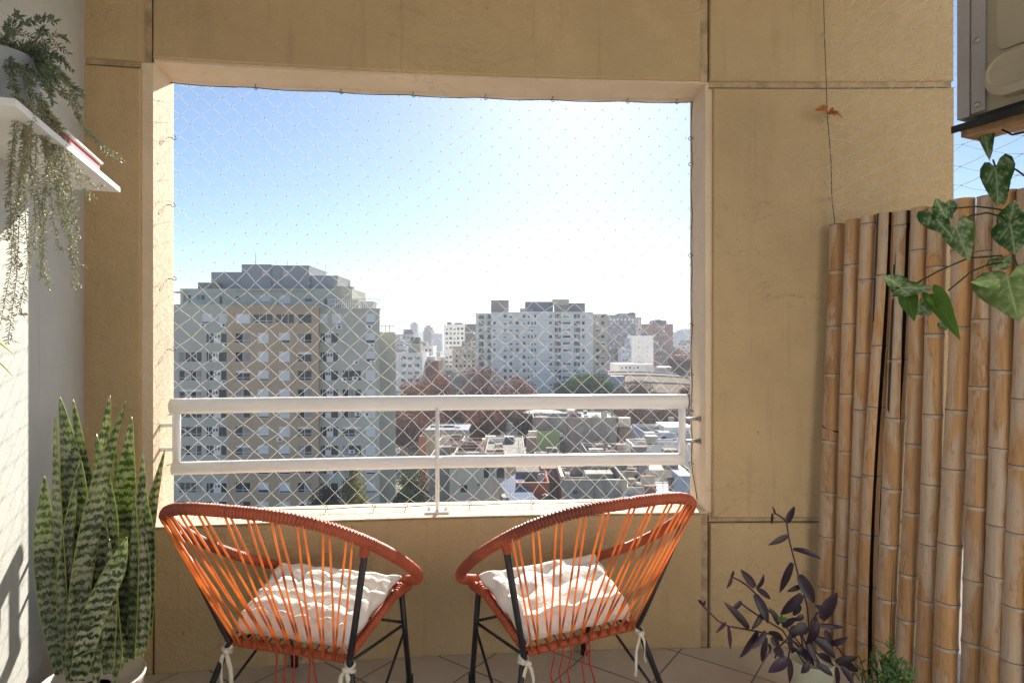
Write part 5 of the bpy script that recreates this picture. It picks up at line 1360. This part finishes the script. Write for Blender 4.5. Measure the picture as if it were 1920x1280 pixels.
# ------------------------------------------------------------------ near low houses
def parapet_house(name, label, px0, px1, pt, z, dep, wall, roof, holes=(), ph=0.7, yaw=0.0, cat='house'):
    """flat roofed house: front wall with openings, parapet, roof sheet below the parapet"""
    bd = Bld(name, label, cat, (px0 + px1) / 2, z); rs = []; ws = []
    for (a, c, d, e, kind) in holes: r = rect(a, c, d, e, z); rs.append(r); ws.append((r, kind, int(a) % 5))
    x0, x1, top = X_(px0, z), X_(px1, z), H_(pt, z)
    mb = MB(); facade(mb, x0, x1, GZ, top, z, rs, 0.25, 0); shell(mb, x0, x1, GZ, top - ph, z, z + dep, 0, 1)
    t = 0.22
    mb.box(x0 + t, x1 - t, z + 0.003, z + t, top - ph + .004, top - .002, 0); mb.box(x0 + 0.002, x0 + t, z + 0.003, z + dep, top - ph + 0.004, top, 0); mb.box(x1 - t, x1 - 0.002, z + 0.003, z + dep, top - ph + .004, top, 0); mb.box(x0 + t, x1 - t, z + dep - t, z + dep, top - ph + .004, top - .003, 0)
    w = bd.part('wall', mb, [wall, roof])
    mb = MB(); mb.box(x0 - .05, x1 + .05, z - 0.06, z + t + .04, top, top + 0.07); bd.part('coping', mb, [B['dirty']])
    for r, k, v in ws: add_window(bd, r, z + 0.2, k, v)
    # what gathers on a flat roof: sheds, low walls, pipes, aerials, boards
    q = random.Random(int(px0 * 7 + pt)); zr = top - ph; wd = x1 - x0
    for _ in range(int(wd / 2.6) + 1):
        sw, sdp, shh = q.uniform(0.5, 2.2), q.uniform(0.5, 2.0), q.uniform(0.3, 1.5); cx_ = q.uniform(x0 + 1.4, x1 - 1.4); cy_ = q.uniform(z + 1.4, z + dep - 1.4) if dep > 3.2 else z + dep / 2
        mb = MB(); mb.box(cx_ - sw / 2, cx_ + sw / 2, cy_ - sdp / 2, cy_ + sdp / 2, zr + 0.002, zr + shh, 0); mb.box(cx_ - sw / 2 - .1, cx_ + sw / 2 + .1, cy_ - sdp / 2 - .1, cy_ + sdp / 2 + .1, zr + shh, zr + shh + .07, 1)
        bd.part('roof_shed', mb, [q.choice([B['dirty'], B['pink'], B['cream'], B['roofgrey'], B['brick']]), q.choice([B['tin2'], B['darkroof'], B['brownroof'], B['rubble']])])
    for _ in range(int(wd / 2.2) + 1):
        mb = MB(); cx_ = q.uniform(x0 + .4, x1 - .4); cy_ = q.uniform(z + .4, z + dep - .4); hh = q.uniform(0.7, 2.6); mb.tube([(cx_, cy_, zr), (cx_, cy_, zr + hh)], 0.035, 5)
        if q.random() < .5: 
            for kk in range(3): mb.tube([(cx_ - .35, cy_, zr + hh - .12 * kk), (cx_ + .35, cy_, zr + hh - .12 * kk)], 0.018, 4)
        bd.part('aerial', mb, [B['rail']])
    mb = MB(); y_ = lerp(z, z + dep, q.uniform(.3, .7)); mb.box(x0 + .25, lerp(x0, x1, q.uniform(.4, .9)), y_, y_ + .15, zr + .003, zr + q.uniform(.5, 1.1)); bd.part('roof_wall', mb, [q.choice([B['dirty'], B['cream'], B['white']])])
    return bd
def gable(bd, name, px0, px1, ytop, ybot, z, dep, mat, rise_back=True):
    """single pitch roof sheet, low at the front edge and high at the back"""
    mb = MB(); zb = z + dep; x0, x1 = X_(px0, z), X_(px1, z); x2, x3 = X_(px0, z) , X_(px1, z)
    a, c = H_(ybot, z), H_(ytop, zb); t = 0.12
    vs = [(x0 - .2, z - .3, a), (x1 + .2, z - .3, a), (x3 + .2, zb, c), (x2 - .2, zb, c)]
    vs += [(v[0], v[1], v[2] - t) for v in vs]
    mb.add(vs, [(0, 1, 2, 3), (7, 6, 5, 4), (0, 4, 5, 1), (1, 5, 6, 2), (2, 6, 7, 3), (3, 7, 4, 0)])
    return bd.part(name, mb, [mat])
h = parapet_house('shed_house', 'tall narrow grey house with a blue grey tin roof near the railing centre post', 799, 874, 806, 126, 10, B['dirty'], B['tin'], [(838, 846, 826, 838, 'plain')])
gable(h, 'roof', 798, 876, 795, 806, 126, 10, B['tin'])
parapet_house('low_house', 'low house with a pale littered flat roof beside the tin roofed house', 822, 868, 826, 118, 7, B['cream'], B['rubble'], ph=0.3)
h = parapet_house('tiled_house', 'small grey house with a dark red ribbed tile roof', 833, 905, 846, 112, 5, B['dirty'], B['redroof'], ph=0.2)
gable(h, 'roof', 833, 903, 827, 846, 112, 5, B['redroof'])
mb = MB()
for i in range(5): mb.tube([(X_(836, 112), lerp(112, 116.6, i / 5), H_(846, 112) + i * 0.44 + 0.06), (X_(901, 112), lerp(112, 116.6, i / 5), H_(846, 112) + i * 0.44 + 0.06)], 0.09, 5)
h.part('ridge_tile', mb, [B['pink']])
parapet_house('low_house', 'long low house with a pale rubble strewn roof running toward the grey block', 908, 985, 852, 108, 22, B['dirty'], B['rubble'], [(930, 938, 858, 868, 'plain')], ph=0.25)
parapet_house('grey_house', 'tall blind grey wall below the railing centre post', 805, 850, 856, 96, 9, B['dirty'], B['roofgrey'], [(816, 822, 905, 915, 'plain')])
parapet_house('cream_house', 'stained cream house with a dark shuttered window below the lower rail', 843, 948, 868, 92.5, 9, B['cream'], B['roofgrey'], [(862, 877, 908, 924, 'plain'), (906, 928, 870, 897, 'slide'), (930, 948 - 2, 872, 897, 'plain'), (895, 901, 905, 911, 'plain')])
# blue tin lean-to
h = Bld('tin_shed', 'lean-to shed with a bright blue grey tin roof', 'shed', 968, 86)
mb = MB(); t = 0.1
a0, a1, a2, a3 = P(936, 907, 88), P(972, 884, 92), P(1010, 941, 83), P(958, 941, 83)
vs = [a0, a1, a2, a3] + [v - Vector((0, 0, t)) for v in (a0, a1, a2, a3)]
mb.add(vs, [(3, 2, 1, 0), (4, 5, 6, 7), (0, 1, 5, 4), (1, 2, 6, 5), (2, 3, 7, 6), (3, 0, 4, 7)]); h.part('roof', mb, [B['tin']])
mb = MB(); mb.prism([(a.x * 0.985 + a2.x * 0.015, a.y) for a in (a3, a2, a1, a0)], GZ, min(a.z for a in (a0, a1, a2, a3)) - 0.25); h.part('wall', mb, [B['dirty']])
h = parapet_house('orange_house', 'orange red house with a cluttered roof terrace behind the tin shed', 968, 1030, 905, 87.5, 8, B['orange'], B['brownroof'], [(975, 986, 914, 926, 'plain')])
slab(h, 'roof_house', 968, 1012, 884, 905, 91, 4, B['roofgrey'])
tk = MB(); 
def tank(label, px, py, z, r=0.55, hgt=1.1, mat='roofwhite'):
    b_ = P(px, py, z); t_ = empty('water_tank', label, 'water tank', b_, 0, 'rooftop water tanks')
    m_ = MB(); m_.lathe((0, 0, 0), [(r, 0), (r * 1.02, 0.1), (r, hgt * .9), (r * 0.75, hgt), (0.14, hgt * 1.04)], 20); m_.build('drum', B[mat], t_)
    m_ = MB(); m_.lathe((0, 0, hgt * 1.03), [(0.2, 0), (0.2, 0.09), (0.05, 0.12)], 14); m_.build('lid', B[mat], t_)
tank('white rooftop water tank above the orange red house', 1016, 905 - 0.5, 90, 0.62, 1.3)
tank('dark water tank standing at the foot of the orange red wall', 1022, 940, 84.5, 0.5, 0.95, 'rail')
h = parapet_house('brown_house', 'house with a brown sheet roof beside the orange red house', 1008, 1060, 878, 98, 15, B['dirty'], B['brownroof'], ph=0.15)
gable(h, 'roof', 1004, 1060, 866, 884, 99, 9, B['brownroof'])
h = parapet_house('terrace_house', 'grimy concrete house with a dark walled roof terrace in front of the green wall', 1053, 1176, 900, 89, 10, B['dirty'], B['darkroof'], [(1074, 1084, 915, 928, 'plain')], ph=1.5)
slab(h, 'roof_house', 1098, 1150, 888, 905, 95, 3, B['dirty']); slab(h, 'roof_wall', 1052, 1058, 893, 905, 89.2, 9, B['cream'])
h = parapet_house('green_house', 'house with pale green walls among the grey roofs', 1088, 1172, 875, 104, 9, B['green'], B['roofgrey'], [(1117, 1127, 878, 890, 'plain')])
slab(h, 'roof_house', 1112, 1129, 866, 875, 107, 3, B['white'])
h = parapet_house('grey_block_house', 'big weathered grey block with a white flat roof behind the upper rail', 1000, 1156, 783, 142, 15, B['dirty'], B['roofwhite'], [(1047, 1055, 810, 824, 'shutter'), (1088, 1098, 828, 842, 'plain'), (1114, 1124, 824, 827, 'plain')], ph=0.35)
slab(h, 'wall_panel', 1066, 1083, 786, 868, 141.93, 0.068, B['pink'])
slab(h, 'roof_house', 1040, 1062, 778.5, 786, 148, 3, B['brick']); slab(h, 'roof_house', 1064, 1078, 768, 786, 147, 3, B['white']); slab(h, 'roof_house', 1004, 1032, 776, 785, 150, 4, B['darkroof'])
mb = MB(); mb.lathe((X_(1018, 152), 153, H_(778, 152)), [(5.2, 0), (5.4, 0.3), (4.8, 0.7)], 24); h.part('round_roof', mb, [B['roofwhite']])
for px in (1080, 1128, 1147):
    mb = MB(); mb.tube([(X_(px, 145), 145, H_(786, 145)), (X_(px, 145), 145, H_(770, 145))], 0.1, 6); h.part('vent_pipe', mb, [B['roofgrey']])
h = parapet_house('bluish_house', 'pale blue grey house with a bright roof near the rail end', 1210, 1300, 812, 126, 14, B['bluewall'], B['roofwhite'], [(1216, 1226, 818, 828, 'plain'), (1240, 1250, 816, 828, 'plain')])
slab(h, 'roof_house', 1246, 1300, 800, 812, 130, 8, B['white'])
parapet_house('white_wall_house', 'low house showing a long plain white wall below the pale blue house', 1188, 1300, 835, 116, 8, B['white'], B['roofgrey'], ph=0.4)
h = parapet_house('brownish_house', 'dark red and grey house with roof clutter left of the long white wall', 1100, 1190, 846, 121, 10, B['dirty'], B['redroof'], [(1124, 1134, 856, 868, 'plain'), (1160, 1172, 852, 862, 'plain')])
slab(h, 'roof_house', 1104, 1132, 842, 850, 124, 4, B['roofwhite'])
parapet_house('low_house', 'low grey house carrying a line of rooftop water tanks', 1166, 1300, 884, 101, 10, B['dirty'], B['roofgrey'], [(1190, 1200, 890, 900, 'plain')], ph=0.4)
tank('pale water tank first in the line on the low grey house', 1196, 885, 105, 0.75, 1.7, 'cream'); tank('brownish water tank second in the line on the low grey house', 1213, 886, 104, 0.85, 1.9, 'pink'); tank('white capped water tank last in the line on the low grey house', 1233, 887, 104, 0.9, 1.8, 'trim')
h = parapet_house('white_roof_house', 'low house with a broad bright white roof at the wall edge', 1180, 1300, 938, 84, 11, B['white'], B['roofwhite'], ph=0.12)
mb = MB(); c_ = P(1257, 912, 89); mb.lathe(c_, [(0.3, -0.6), (0.3, 0.9), (0.62, 1.0), (0.62, 1.25), (0.2, 1.5)], 16); h.part('chimney', mb, [B['brownroof']])
slab(h, 'roof_house', 1273, 1300, 892, 938, 86, 4, B['bluewall'])
parapet_house('brick_house', 'dark brown brick building in shade behind the bare trees', 1156, 1290, 768, 178, 14, B['brownroof'], B['darkroof'], [(1180, 1188, 790, 806, 'plain'), (1220, 1230, 786, 806, 'plain'), (1245, 1256, 786, 806, 'plain')])
parapet_house('red_house', 'narrow red walled house beside the tin roofed house', 786, 806, 818, 128, 8, B['brick'], B['darkroof'], ph=0.3)
parapet_house('low_house', 'low pale roofed house behind the reddish trees', 868, 960, 782, 165, 14, B['dirty'], B['roofwhite'], ph=0.3)
parapet_house('low_house', 'low grey flat roofed house just behind the reddish trees', 838, 912, 706, 208, 12, B['dirty'], B['roofwhite'], ph=0.4)

# ------------------------------------------------------------------ trees
def fol(name, c, tr, var=0.4, fac=0.3):
    t = NT(name); v = t.coord(); cc = t.ramp(t.noise(v, 0.35, 4, 0.7), [(0.3, mul(c, 1 - var)), (0.7, mul(c, 1 + var))])
    t.color(cc); t.set(0.7, 0, 0.2); t.translucent(tr, fac); return t.m
F = {'rust': [fol('rusty_leaf', (0.17, 0.078, 0.052), (0.32, 0.13, 0.07)), fol('dull_brown_leaf', (0.115, 0.064, 0.048), (0.2, 0.1, 0.06))],
     'brown': [fol('grey_brown_leaf', (0.12, 0.085, 0.062), (0.2, 0.12, 0.07)), fol('dark_brown_leaf', (0.075, 0.052, 0.04), (0.12, 0.07, 0.04))],
     'green': [fol('deep_green_leaf', (0.045, 0.085, 0.025), (0.10, 0.17, 0.03)), fol('olive_green_leaf', (0.07, 0.105, 0.03), (0.15, 0.2, 0.03))],
     'dark': [fol('dark_green_leaf', (0.022, 0.045, 0.02), (0.04, 0.08, 0.02)), fol('black_green_leaf', (0.03, 0.05, 0.028), (0.05, 0.08, 0.02))],
     'yellow': [fol('yellow_green_leaf_mass', (0.22, 0.20, 0.05), (0.4, 0.36, 0.06)), fol('olive_leaf_mass', (0.10, 0.115, 0.035), (0.2, 0.2, 0.04))]}
F['bark'] = plain('tree_bark', (0.10, 0.08, 0.065), 0.9, 0.3, 2)
def tree(name, label, px, pyt, z, wpx, hpx, pal, n, ls, seed, group=None, flat=1.0, airy=0.2, clumps=16):
    q = random.Random(seed); top = H_(pyt, z); rx = wpx / 2 / FPX * z; rz_ = hpx / 2 / FPX * z; c = Vector((X_(px, z), z, top - rz_))
    root = empty(name, label, 'tree', (c.x, c.y, GZ), 0, group); off = -Vector((c.x, c.y, GZ))
    cen = []
    while len(cen) < clumps:
        d = Vector((q.uniform(-1, 1), q.uniform(-1, 1), q.uniform(-0.75, 1)))
        if 0.25 < d.length < 1: cen.append((Vector((c.x + d.x * rx * 0.78, c.y + d.y * rx * 0.78, c.z + d.z * rz_ * 0.8)), q.uniform(0.24, 0.42) * min(rx, rz_ * 1.3)))
    tr = MB(); fork = Vector((c.x, c.y, c.z - rz_ * 0.75)); tr.tube([(c.x, c.y, GZ), fork * 0.5 + Vector((c.x, c.y, GZ)) * 0.5 + Vector((0.1, 0, 0)), fork], [rx * 0.09, rx * 0.07, rx * 0.055], 9)
    for ce, r in cen:
        m = fork.lerp(ce, 0.5) + Vector((q.uniform(-.1, .1) * rx, q.uniform(-.1, .1) * rx, q.uniform(-.05, .1) * rx)); tr.tube([fork, m, ce], [rx * 0.035, rx * 0.02, rx * 0.006], 6)
        for _ in range(3):
            e = ce + Vector((q.gauss(0, 1), q.gauss(0, 1), q.gauss(0.3, 0.8))) * r; tr.tube([ce, e], [rx * 0.008, rx * 0.003], 4)
    o = tr.build('trunk', F['bark'], root); o.location = off
    n = int(n * 1.6); ls *= 1.1; cr = MB(); vs = []; f0 = []; f1 = []
    for k in range(n):
        if q.random() < airy:
            d = Vector((q.gauss(0, .5), q.gauss(0, .5), q.gauss(0, .5))); 
            if d.length > 1.05: d.normalize()
            p = Vector((c.x + d.x * rx, c.y + d.y * rx, c.z + d.z * rz_)); mi = q.random() < 0.5
        else:
            ci = q.randrange(len(cen)); ce, r = cen[ci]; d = Vector((q.gauss(0, 1), q.gauss(0, 1), q.gauss(0, 1))); d.normalize(); d *= r * (q.random() ** 0.45) * 1.15
            d.z *= 0.75 * flat; p = ce + d; mi = (ci % 3 == 0) if q.random() < 0.8 else (q.random() < 0.5)
        u = Vector((q.gauss(0, 1), q.gauss(0, 1), q.gauss(0, 1))).normalized(); w = u.orthogonal().normalized(); s = ls * q.uniform(0.6, 1.3)
        a = len(vs); vs += [p - u * s * .5, p + w * s * .32, p + u * s * .5, p - w * s * .32]; (f1 if mi else f0).append((a, a + 1, a + 2, a + 3))
    cr.add(vs, f0, 0); a = len(cr.f); cr.f.extend(f1); cr.m.extend([1] * len(f1)); cr.uv.extend([None] * len(f1)); cr.sm.extend([False] * len(f1))
    o = cr.build('crown', F[pal], root); o.location = off
    return root
tree('plane_tree', 'rusty leaved tree beside the near apartment block', 800, 701, 186, 118, 105, 'rust', 6500, 0.55, 1, None, airy=0.3, clumps=26)
tree('plane_tree', 'tallest rusty brown tree in front of the pale apartment tower', 908, 686, 192, 100, 130, 'rust', 6500, 0.55, 2, None, airy=0.3, clumps=26)
tree('plane_tree', 'rounded rusty tree between the tallest rusty tree and the green tree', 968, 703, 188, 84, 110, 'rust', 5500, 0.55, 3, None, airy=0.3, clumps=22)
tree('plane_tree', 'dull rusty tree low behind the upper rail near the centre post', 770, 752, 158, 90, 95, 'rust', 4500, 0.5, 4, None, airy=0.4, clumps=20)
tree('plane_tree', 'dull brown tree behind the tin roofed house', 872, 742, 160, 110, 70, 'rust', 4500, 0.5, 5, None, airy=0.4, clumps=20)
tree('plane_tree', 'thin brownish tree beside the big weathered grey block', 958, 752, 150, 90, 110, 'brown', 4200, 0.45, 6, None, airy=0.5, clumps=20)
tree('green_tree', 'broad evergreen tree with a flat rounded dark green crown', 1095, 698, 205, 122, 74, 'green', 9000, 0.6, 7, None, 0.7, 0.08, 34)
tree('plane_tree', 'pale brown bare tree before the tan roofed hall', 1196, 712, 196, 76, 70, 'brown', 3800, 0.5, 8, None, airy=0.5, clumps=20)
tree('plane_tree', 'brownish tree beyond the hall roof at the wall edge', 1276, 655, 285, 52, 56, 'rust', 3000, 0.8, 9, None, airy=0.3)
tree('plane_tree', 'reddish tree below the far reddish brick tower', 1166, 644, 380, 40, 40, 'rust', 2000, 1.0, 10, None, airy=0.3)
tree('plane_tree', 'rusty tree at the wall edge in front of the tan hall roof', 1290, 722, 180, 40, 60, 'rust', 2500, 0.5, 11, None, airy=0.3)
tree('plane_tree', 'dark brown tree behind the big grey block', 1190, 764, 165, 86, 80, 'brown', 4200, 0.5, 12, None, airy=0.4, clumps=20)
tree('plane_tree', 'dark brown tree over the pale blue house', 1262, 766, 160, 78, 66, 'brown', 3800, 0.5, 13, None, airy=0.4, clumps=20)
tree('poplar_tree', 'slim yellow green tree rising before the near apartment block', 664, 870, 80, 46, 120, 'yellow', 5200, 0.22, 14, None, airy=0.25, clumps=34)
tree('evergreen_tree', 'dark green bushy tree at the foot of the near apartment block', 612, 908, 82, 66, 80, 'dark', 5000, 0.26, 15, None, airy=0.2, clumps=22)
tree('evergreen_tree', 'dark evergreen tree in the shaded gap beside the near apartment block', 772, 868, 104, 62, 110, 'dark', 4500, 0.32, 16, None, airy=0.3, clumps=22)
tree('evergreen_tree', 'low dark evergreen tree at the sill in the shaded gap', 760, 915, 92, 46, 70, 'dark', 3500, 0.28, 17, None, airy=0.3)
tree('garden_shrub', 'small bright green shrub on a roof terrace behind the white roof', 1208, 890, 97, 18, 16, 'yellow', 900, 0.16, 18, None, airy=0.2)
tree('plane_tree', 'rusty tree crowding the tin roofed house from behind', 832, 738, 172, 90, 100, 'rust', 4500, 0.5, 21, None, airy=0.35, clumps=22)
tree('plane_tree', 'spreading rust brown tree between the rubble roof and the grey block', 1000, 738, 170, 96, 84, 'rust', 4500, 0.5, 22, None, airy=0.35, clumps=22)
tree('plane_tree', 'rusty tree standing over the littered roof', 912, 756, 146, 84, 80, 'rust', 4200, 0.45, 23, None, airy=0.4, clumps=22)
tree('plane_tree', 'small rust coloured tree between the beige block and the low white block', 822, 700, 215, 40, 36, 'rust', 2000, 0.55, 19, None, airy=0.3)

# ------------------------------------------------------------------ skyline fillers, each its own block
q = random.Random(77)
mf = [B['far'], B['far2'], B['white'], B['cream'], B['bluegrey'], B['roofgrey'], B['pink']]
def far_block(name, label, group, z, px, w, hgt, mat, win):
    x = X_(px, z); top = GZ + hgt; dep = w * q.uniform(.6, 1.1)
    root = empty(name, label, 'building', (x, z, GZ), 0, group)
    mb = MB(); mb.box(-w / 2, w / 2, 0, dep, 0, hgt)
    mb.build('wall', mat, root)
    mb = MB(); hw = w * q.uniform(.15, .3); xo = q.uniform(-.2, .2) * w; mb.box(xo - hw, xo + hw, dep * .3, dep * .7, hgt + 0.003, hgt + q.uniform(1.5, 4)); mb.build('roof_house', q.choice(mf), root)
    if win:
        nx = max(2, int(w / 4)); nz = max(1, int(hgt / 3.1) - 1)
        mb = MB()
        for i in range(nx):
            for k in range(nz):
                if q.random() < 0.85: xx = lerp(-w / 2, w / 2, (i + .5) / nx); zz = hgt - 2.2 - 3.1 * k; mb.box(xx - .7, xx + .7, -0.06, 0.05, zz - .7, zz + .7)
        o = mb.build('window_grid', B['glass'], root); o['kind'] = 'stuff'
for k in range(46):
    z = q.uniform(900, 2600); far_block('skyline_block', 'faint hazy block in the distant skyline', 'faint hazy blocks along the horizon', z, q.uniform(700, 1330), q.uniform(18, 42), 31 + q.uniform(-6, 26) * z / 1500, q.choice(mf[:5]), False)
for k in range(64):
    z = q.uniform(300, 850); px = q.uniform(735, 1310)
    hgt = q.uniform(9, 24) if z < 500 else q.uniform(12, 30)
    far_block('city_block', 'mid distance city block among the rooftops', 'mid distance blocks between the towers', z, px, q.uniform(12, 26), hgt, q.choice(mf), z < 600)
for k in range(48):
    px = q.choice([q.uniform(-700, 300), q.uniform(1340, 2500), q.uniform(1340, 3200)]); z = q.uniform(110, 420)
    far_block('city_block', 'mid distance city block among the rooftops', 'mid distance blocks between the towers', z, px, q.uniform(14, 30), q.uniform(10, 26), q.choice(mf), True)
for k in range(30):
    z = q.uniform(96, 150); px = q.uniform(835, 1300)
    far_block('low_roof_house', 'low flat roofed house glimpsed between trees and walls', 'low houses between the trees', z, px, q.uniform(3, 8), q.uniform(6, 11), q.choice([B['dirty'], B['cream'], B['pink'], B['roofgrey'], B['brick'], B['brownroof'], B['redroof'], B['green'], B['tin2']]), q.random() < .5)
for k in range(26):
    z = q.uniform(112, 290); px = q.uniform(745, 1300)
    far_block('low_roof_house', 'low flat roofed house glimpsed between trees and walls', 'low houses between the trees', z, px, q.uniform(7, 14), q.uniform(3.5, 6.5), q.choice([B['dirty'], B['cream'], B['pink'], B['roofgrey']]), False)

# ------------------------------------------------------------------ ground, haze, sky, sun, camera
def groundmat():
    t = NT('city_ground'); v = t.coord()
    t.color(t.ramp(t.noise(v, 0.03, 8, 0.7), [(0.3, (0.18, 0.155, 0.13)), (0.7, (0.34, 0.30, 0.255))])); t.set(0.95, 0, 0.1); return t.m
b = MB(); b.add([(-5000, -800, 0), (5000, -800, 0), (5000, 5200, 0), (-5000, 5200, 0)], [(0, 1, 2, 3)])
o = b.build('ground', groundmat()); o.location = (0, 0, GZ); tag(o, kind='structure')
if HAZE > 0:
    t = NT('pale_air'); t.t.nodes.remove(t.b)
    pv = t.n('ShaderNodeVolumePrincipled'); pv.inputs['Density'].default_value = HAZE; pv.inputs['Color'].default_value = (0.78, 0.87, 1.0, 1); pv.inputs['Anisotropy'].default_value = 0.1
    t.l(pv.outputs[0], t.out.inputs['Volume'])
    b = MB(); b.box(-5200, 5200, -1000, 5400, GZ - 1.0, 56); o = b.build('haze', t.m); tag(o, kind='stuff'); o.display_type = 'WIRE'
w = bpy.data.worlds.new('World'); scene.world = w; w.use_nodes = True
nt = w.node_tree; bg = nt.nodes['Background']; sky = nt.nodes.new('ShaderNodeTexSky'); sky.sky_type = 'NISHITA'; sky.sun_disc = False
sky.sun_elevation = R(SUN_EL); sky.sun_rotation = R(SUN_AZ); sky.altitude = 50; sky.air_density = 1.0; sky.dust_density = DUST; sky.ozone_density = 3.5
nt.links.new(sky.outputs[0], bg.inputs[0]); bg.inputs[1].default_value = SKY
sd = bpy.data.lights.new('sun', 'SUN'); sd.energy = SUN; sd.angle = R(0.55); sd.color = (1.0, 0.94, 0.84)
so = bpy.data.objects.new('sun', sd); COL.objects.link(so)
dirv = Vector((math.sin(R(SUN_AZ)) * math.cos(R(SUN_EL)), math.cos(R(SUN_AZ)) * math.cos(R(SUN_EL)), math.sin(R(SUN_EL))))
so.rotation_euler = dirv.to_track_quat('Z', 'Y').to_euler(); so.location = dirv * 60
cd = bpy.data.cameras.new('camera'); co = bpy.data.objects.new('camera', cd); COL.objects.link(co)
cd.sensor_width = 36; cd.sensor_fit = 'HORIZONTAL'; cd.lens = FPX / 1920 * 36; cd.clip_start = 0.05; cd.clip_end = 20000
co.location = (0, 0, CAMZ); co.rotation_euler = (R(90), 0, 0)
scene.camera = co
scene.view_settings.view_transform = 'Standard'; scene.view_settings.look = 'None'; scene.view_settings.exposure = EXPO; scene.view_settings.gamma = 1
cy = scene.cycles
scene.render.engine = 'CYCLES'
cy.use_denoising = True; cy.max_bounces = 10; cy.diffuse_bounces = 5; cy.glossy_bounces = 3; cy.transmission_bounces = 4; cy.transparent_max_bounces = 8; cy.volume_bounces = 1
cy.sample_clamp_indirect = 6.0
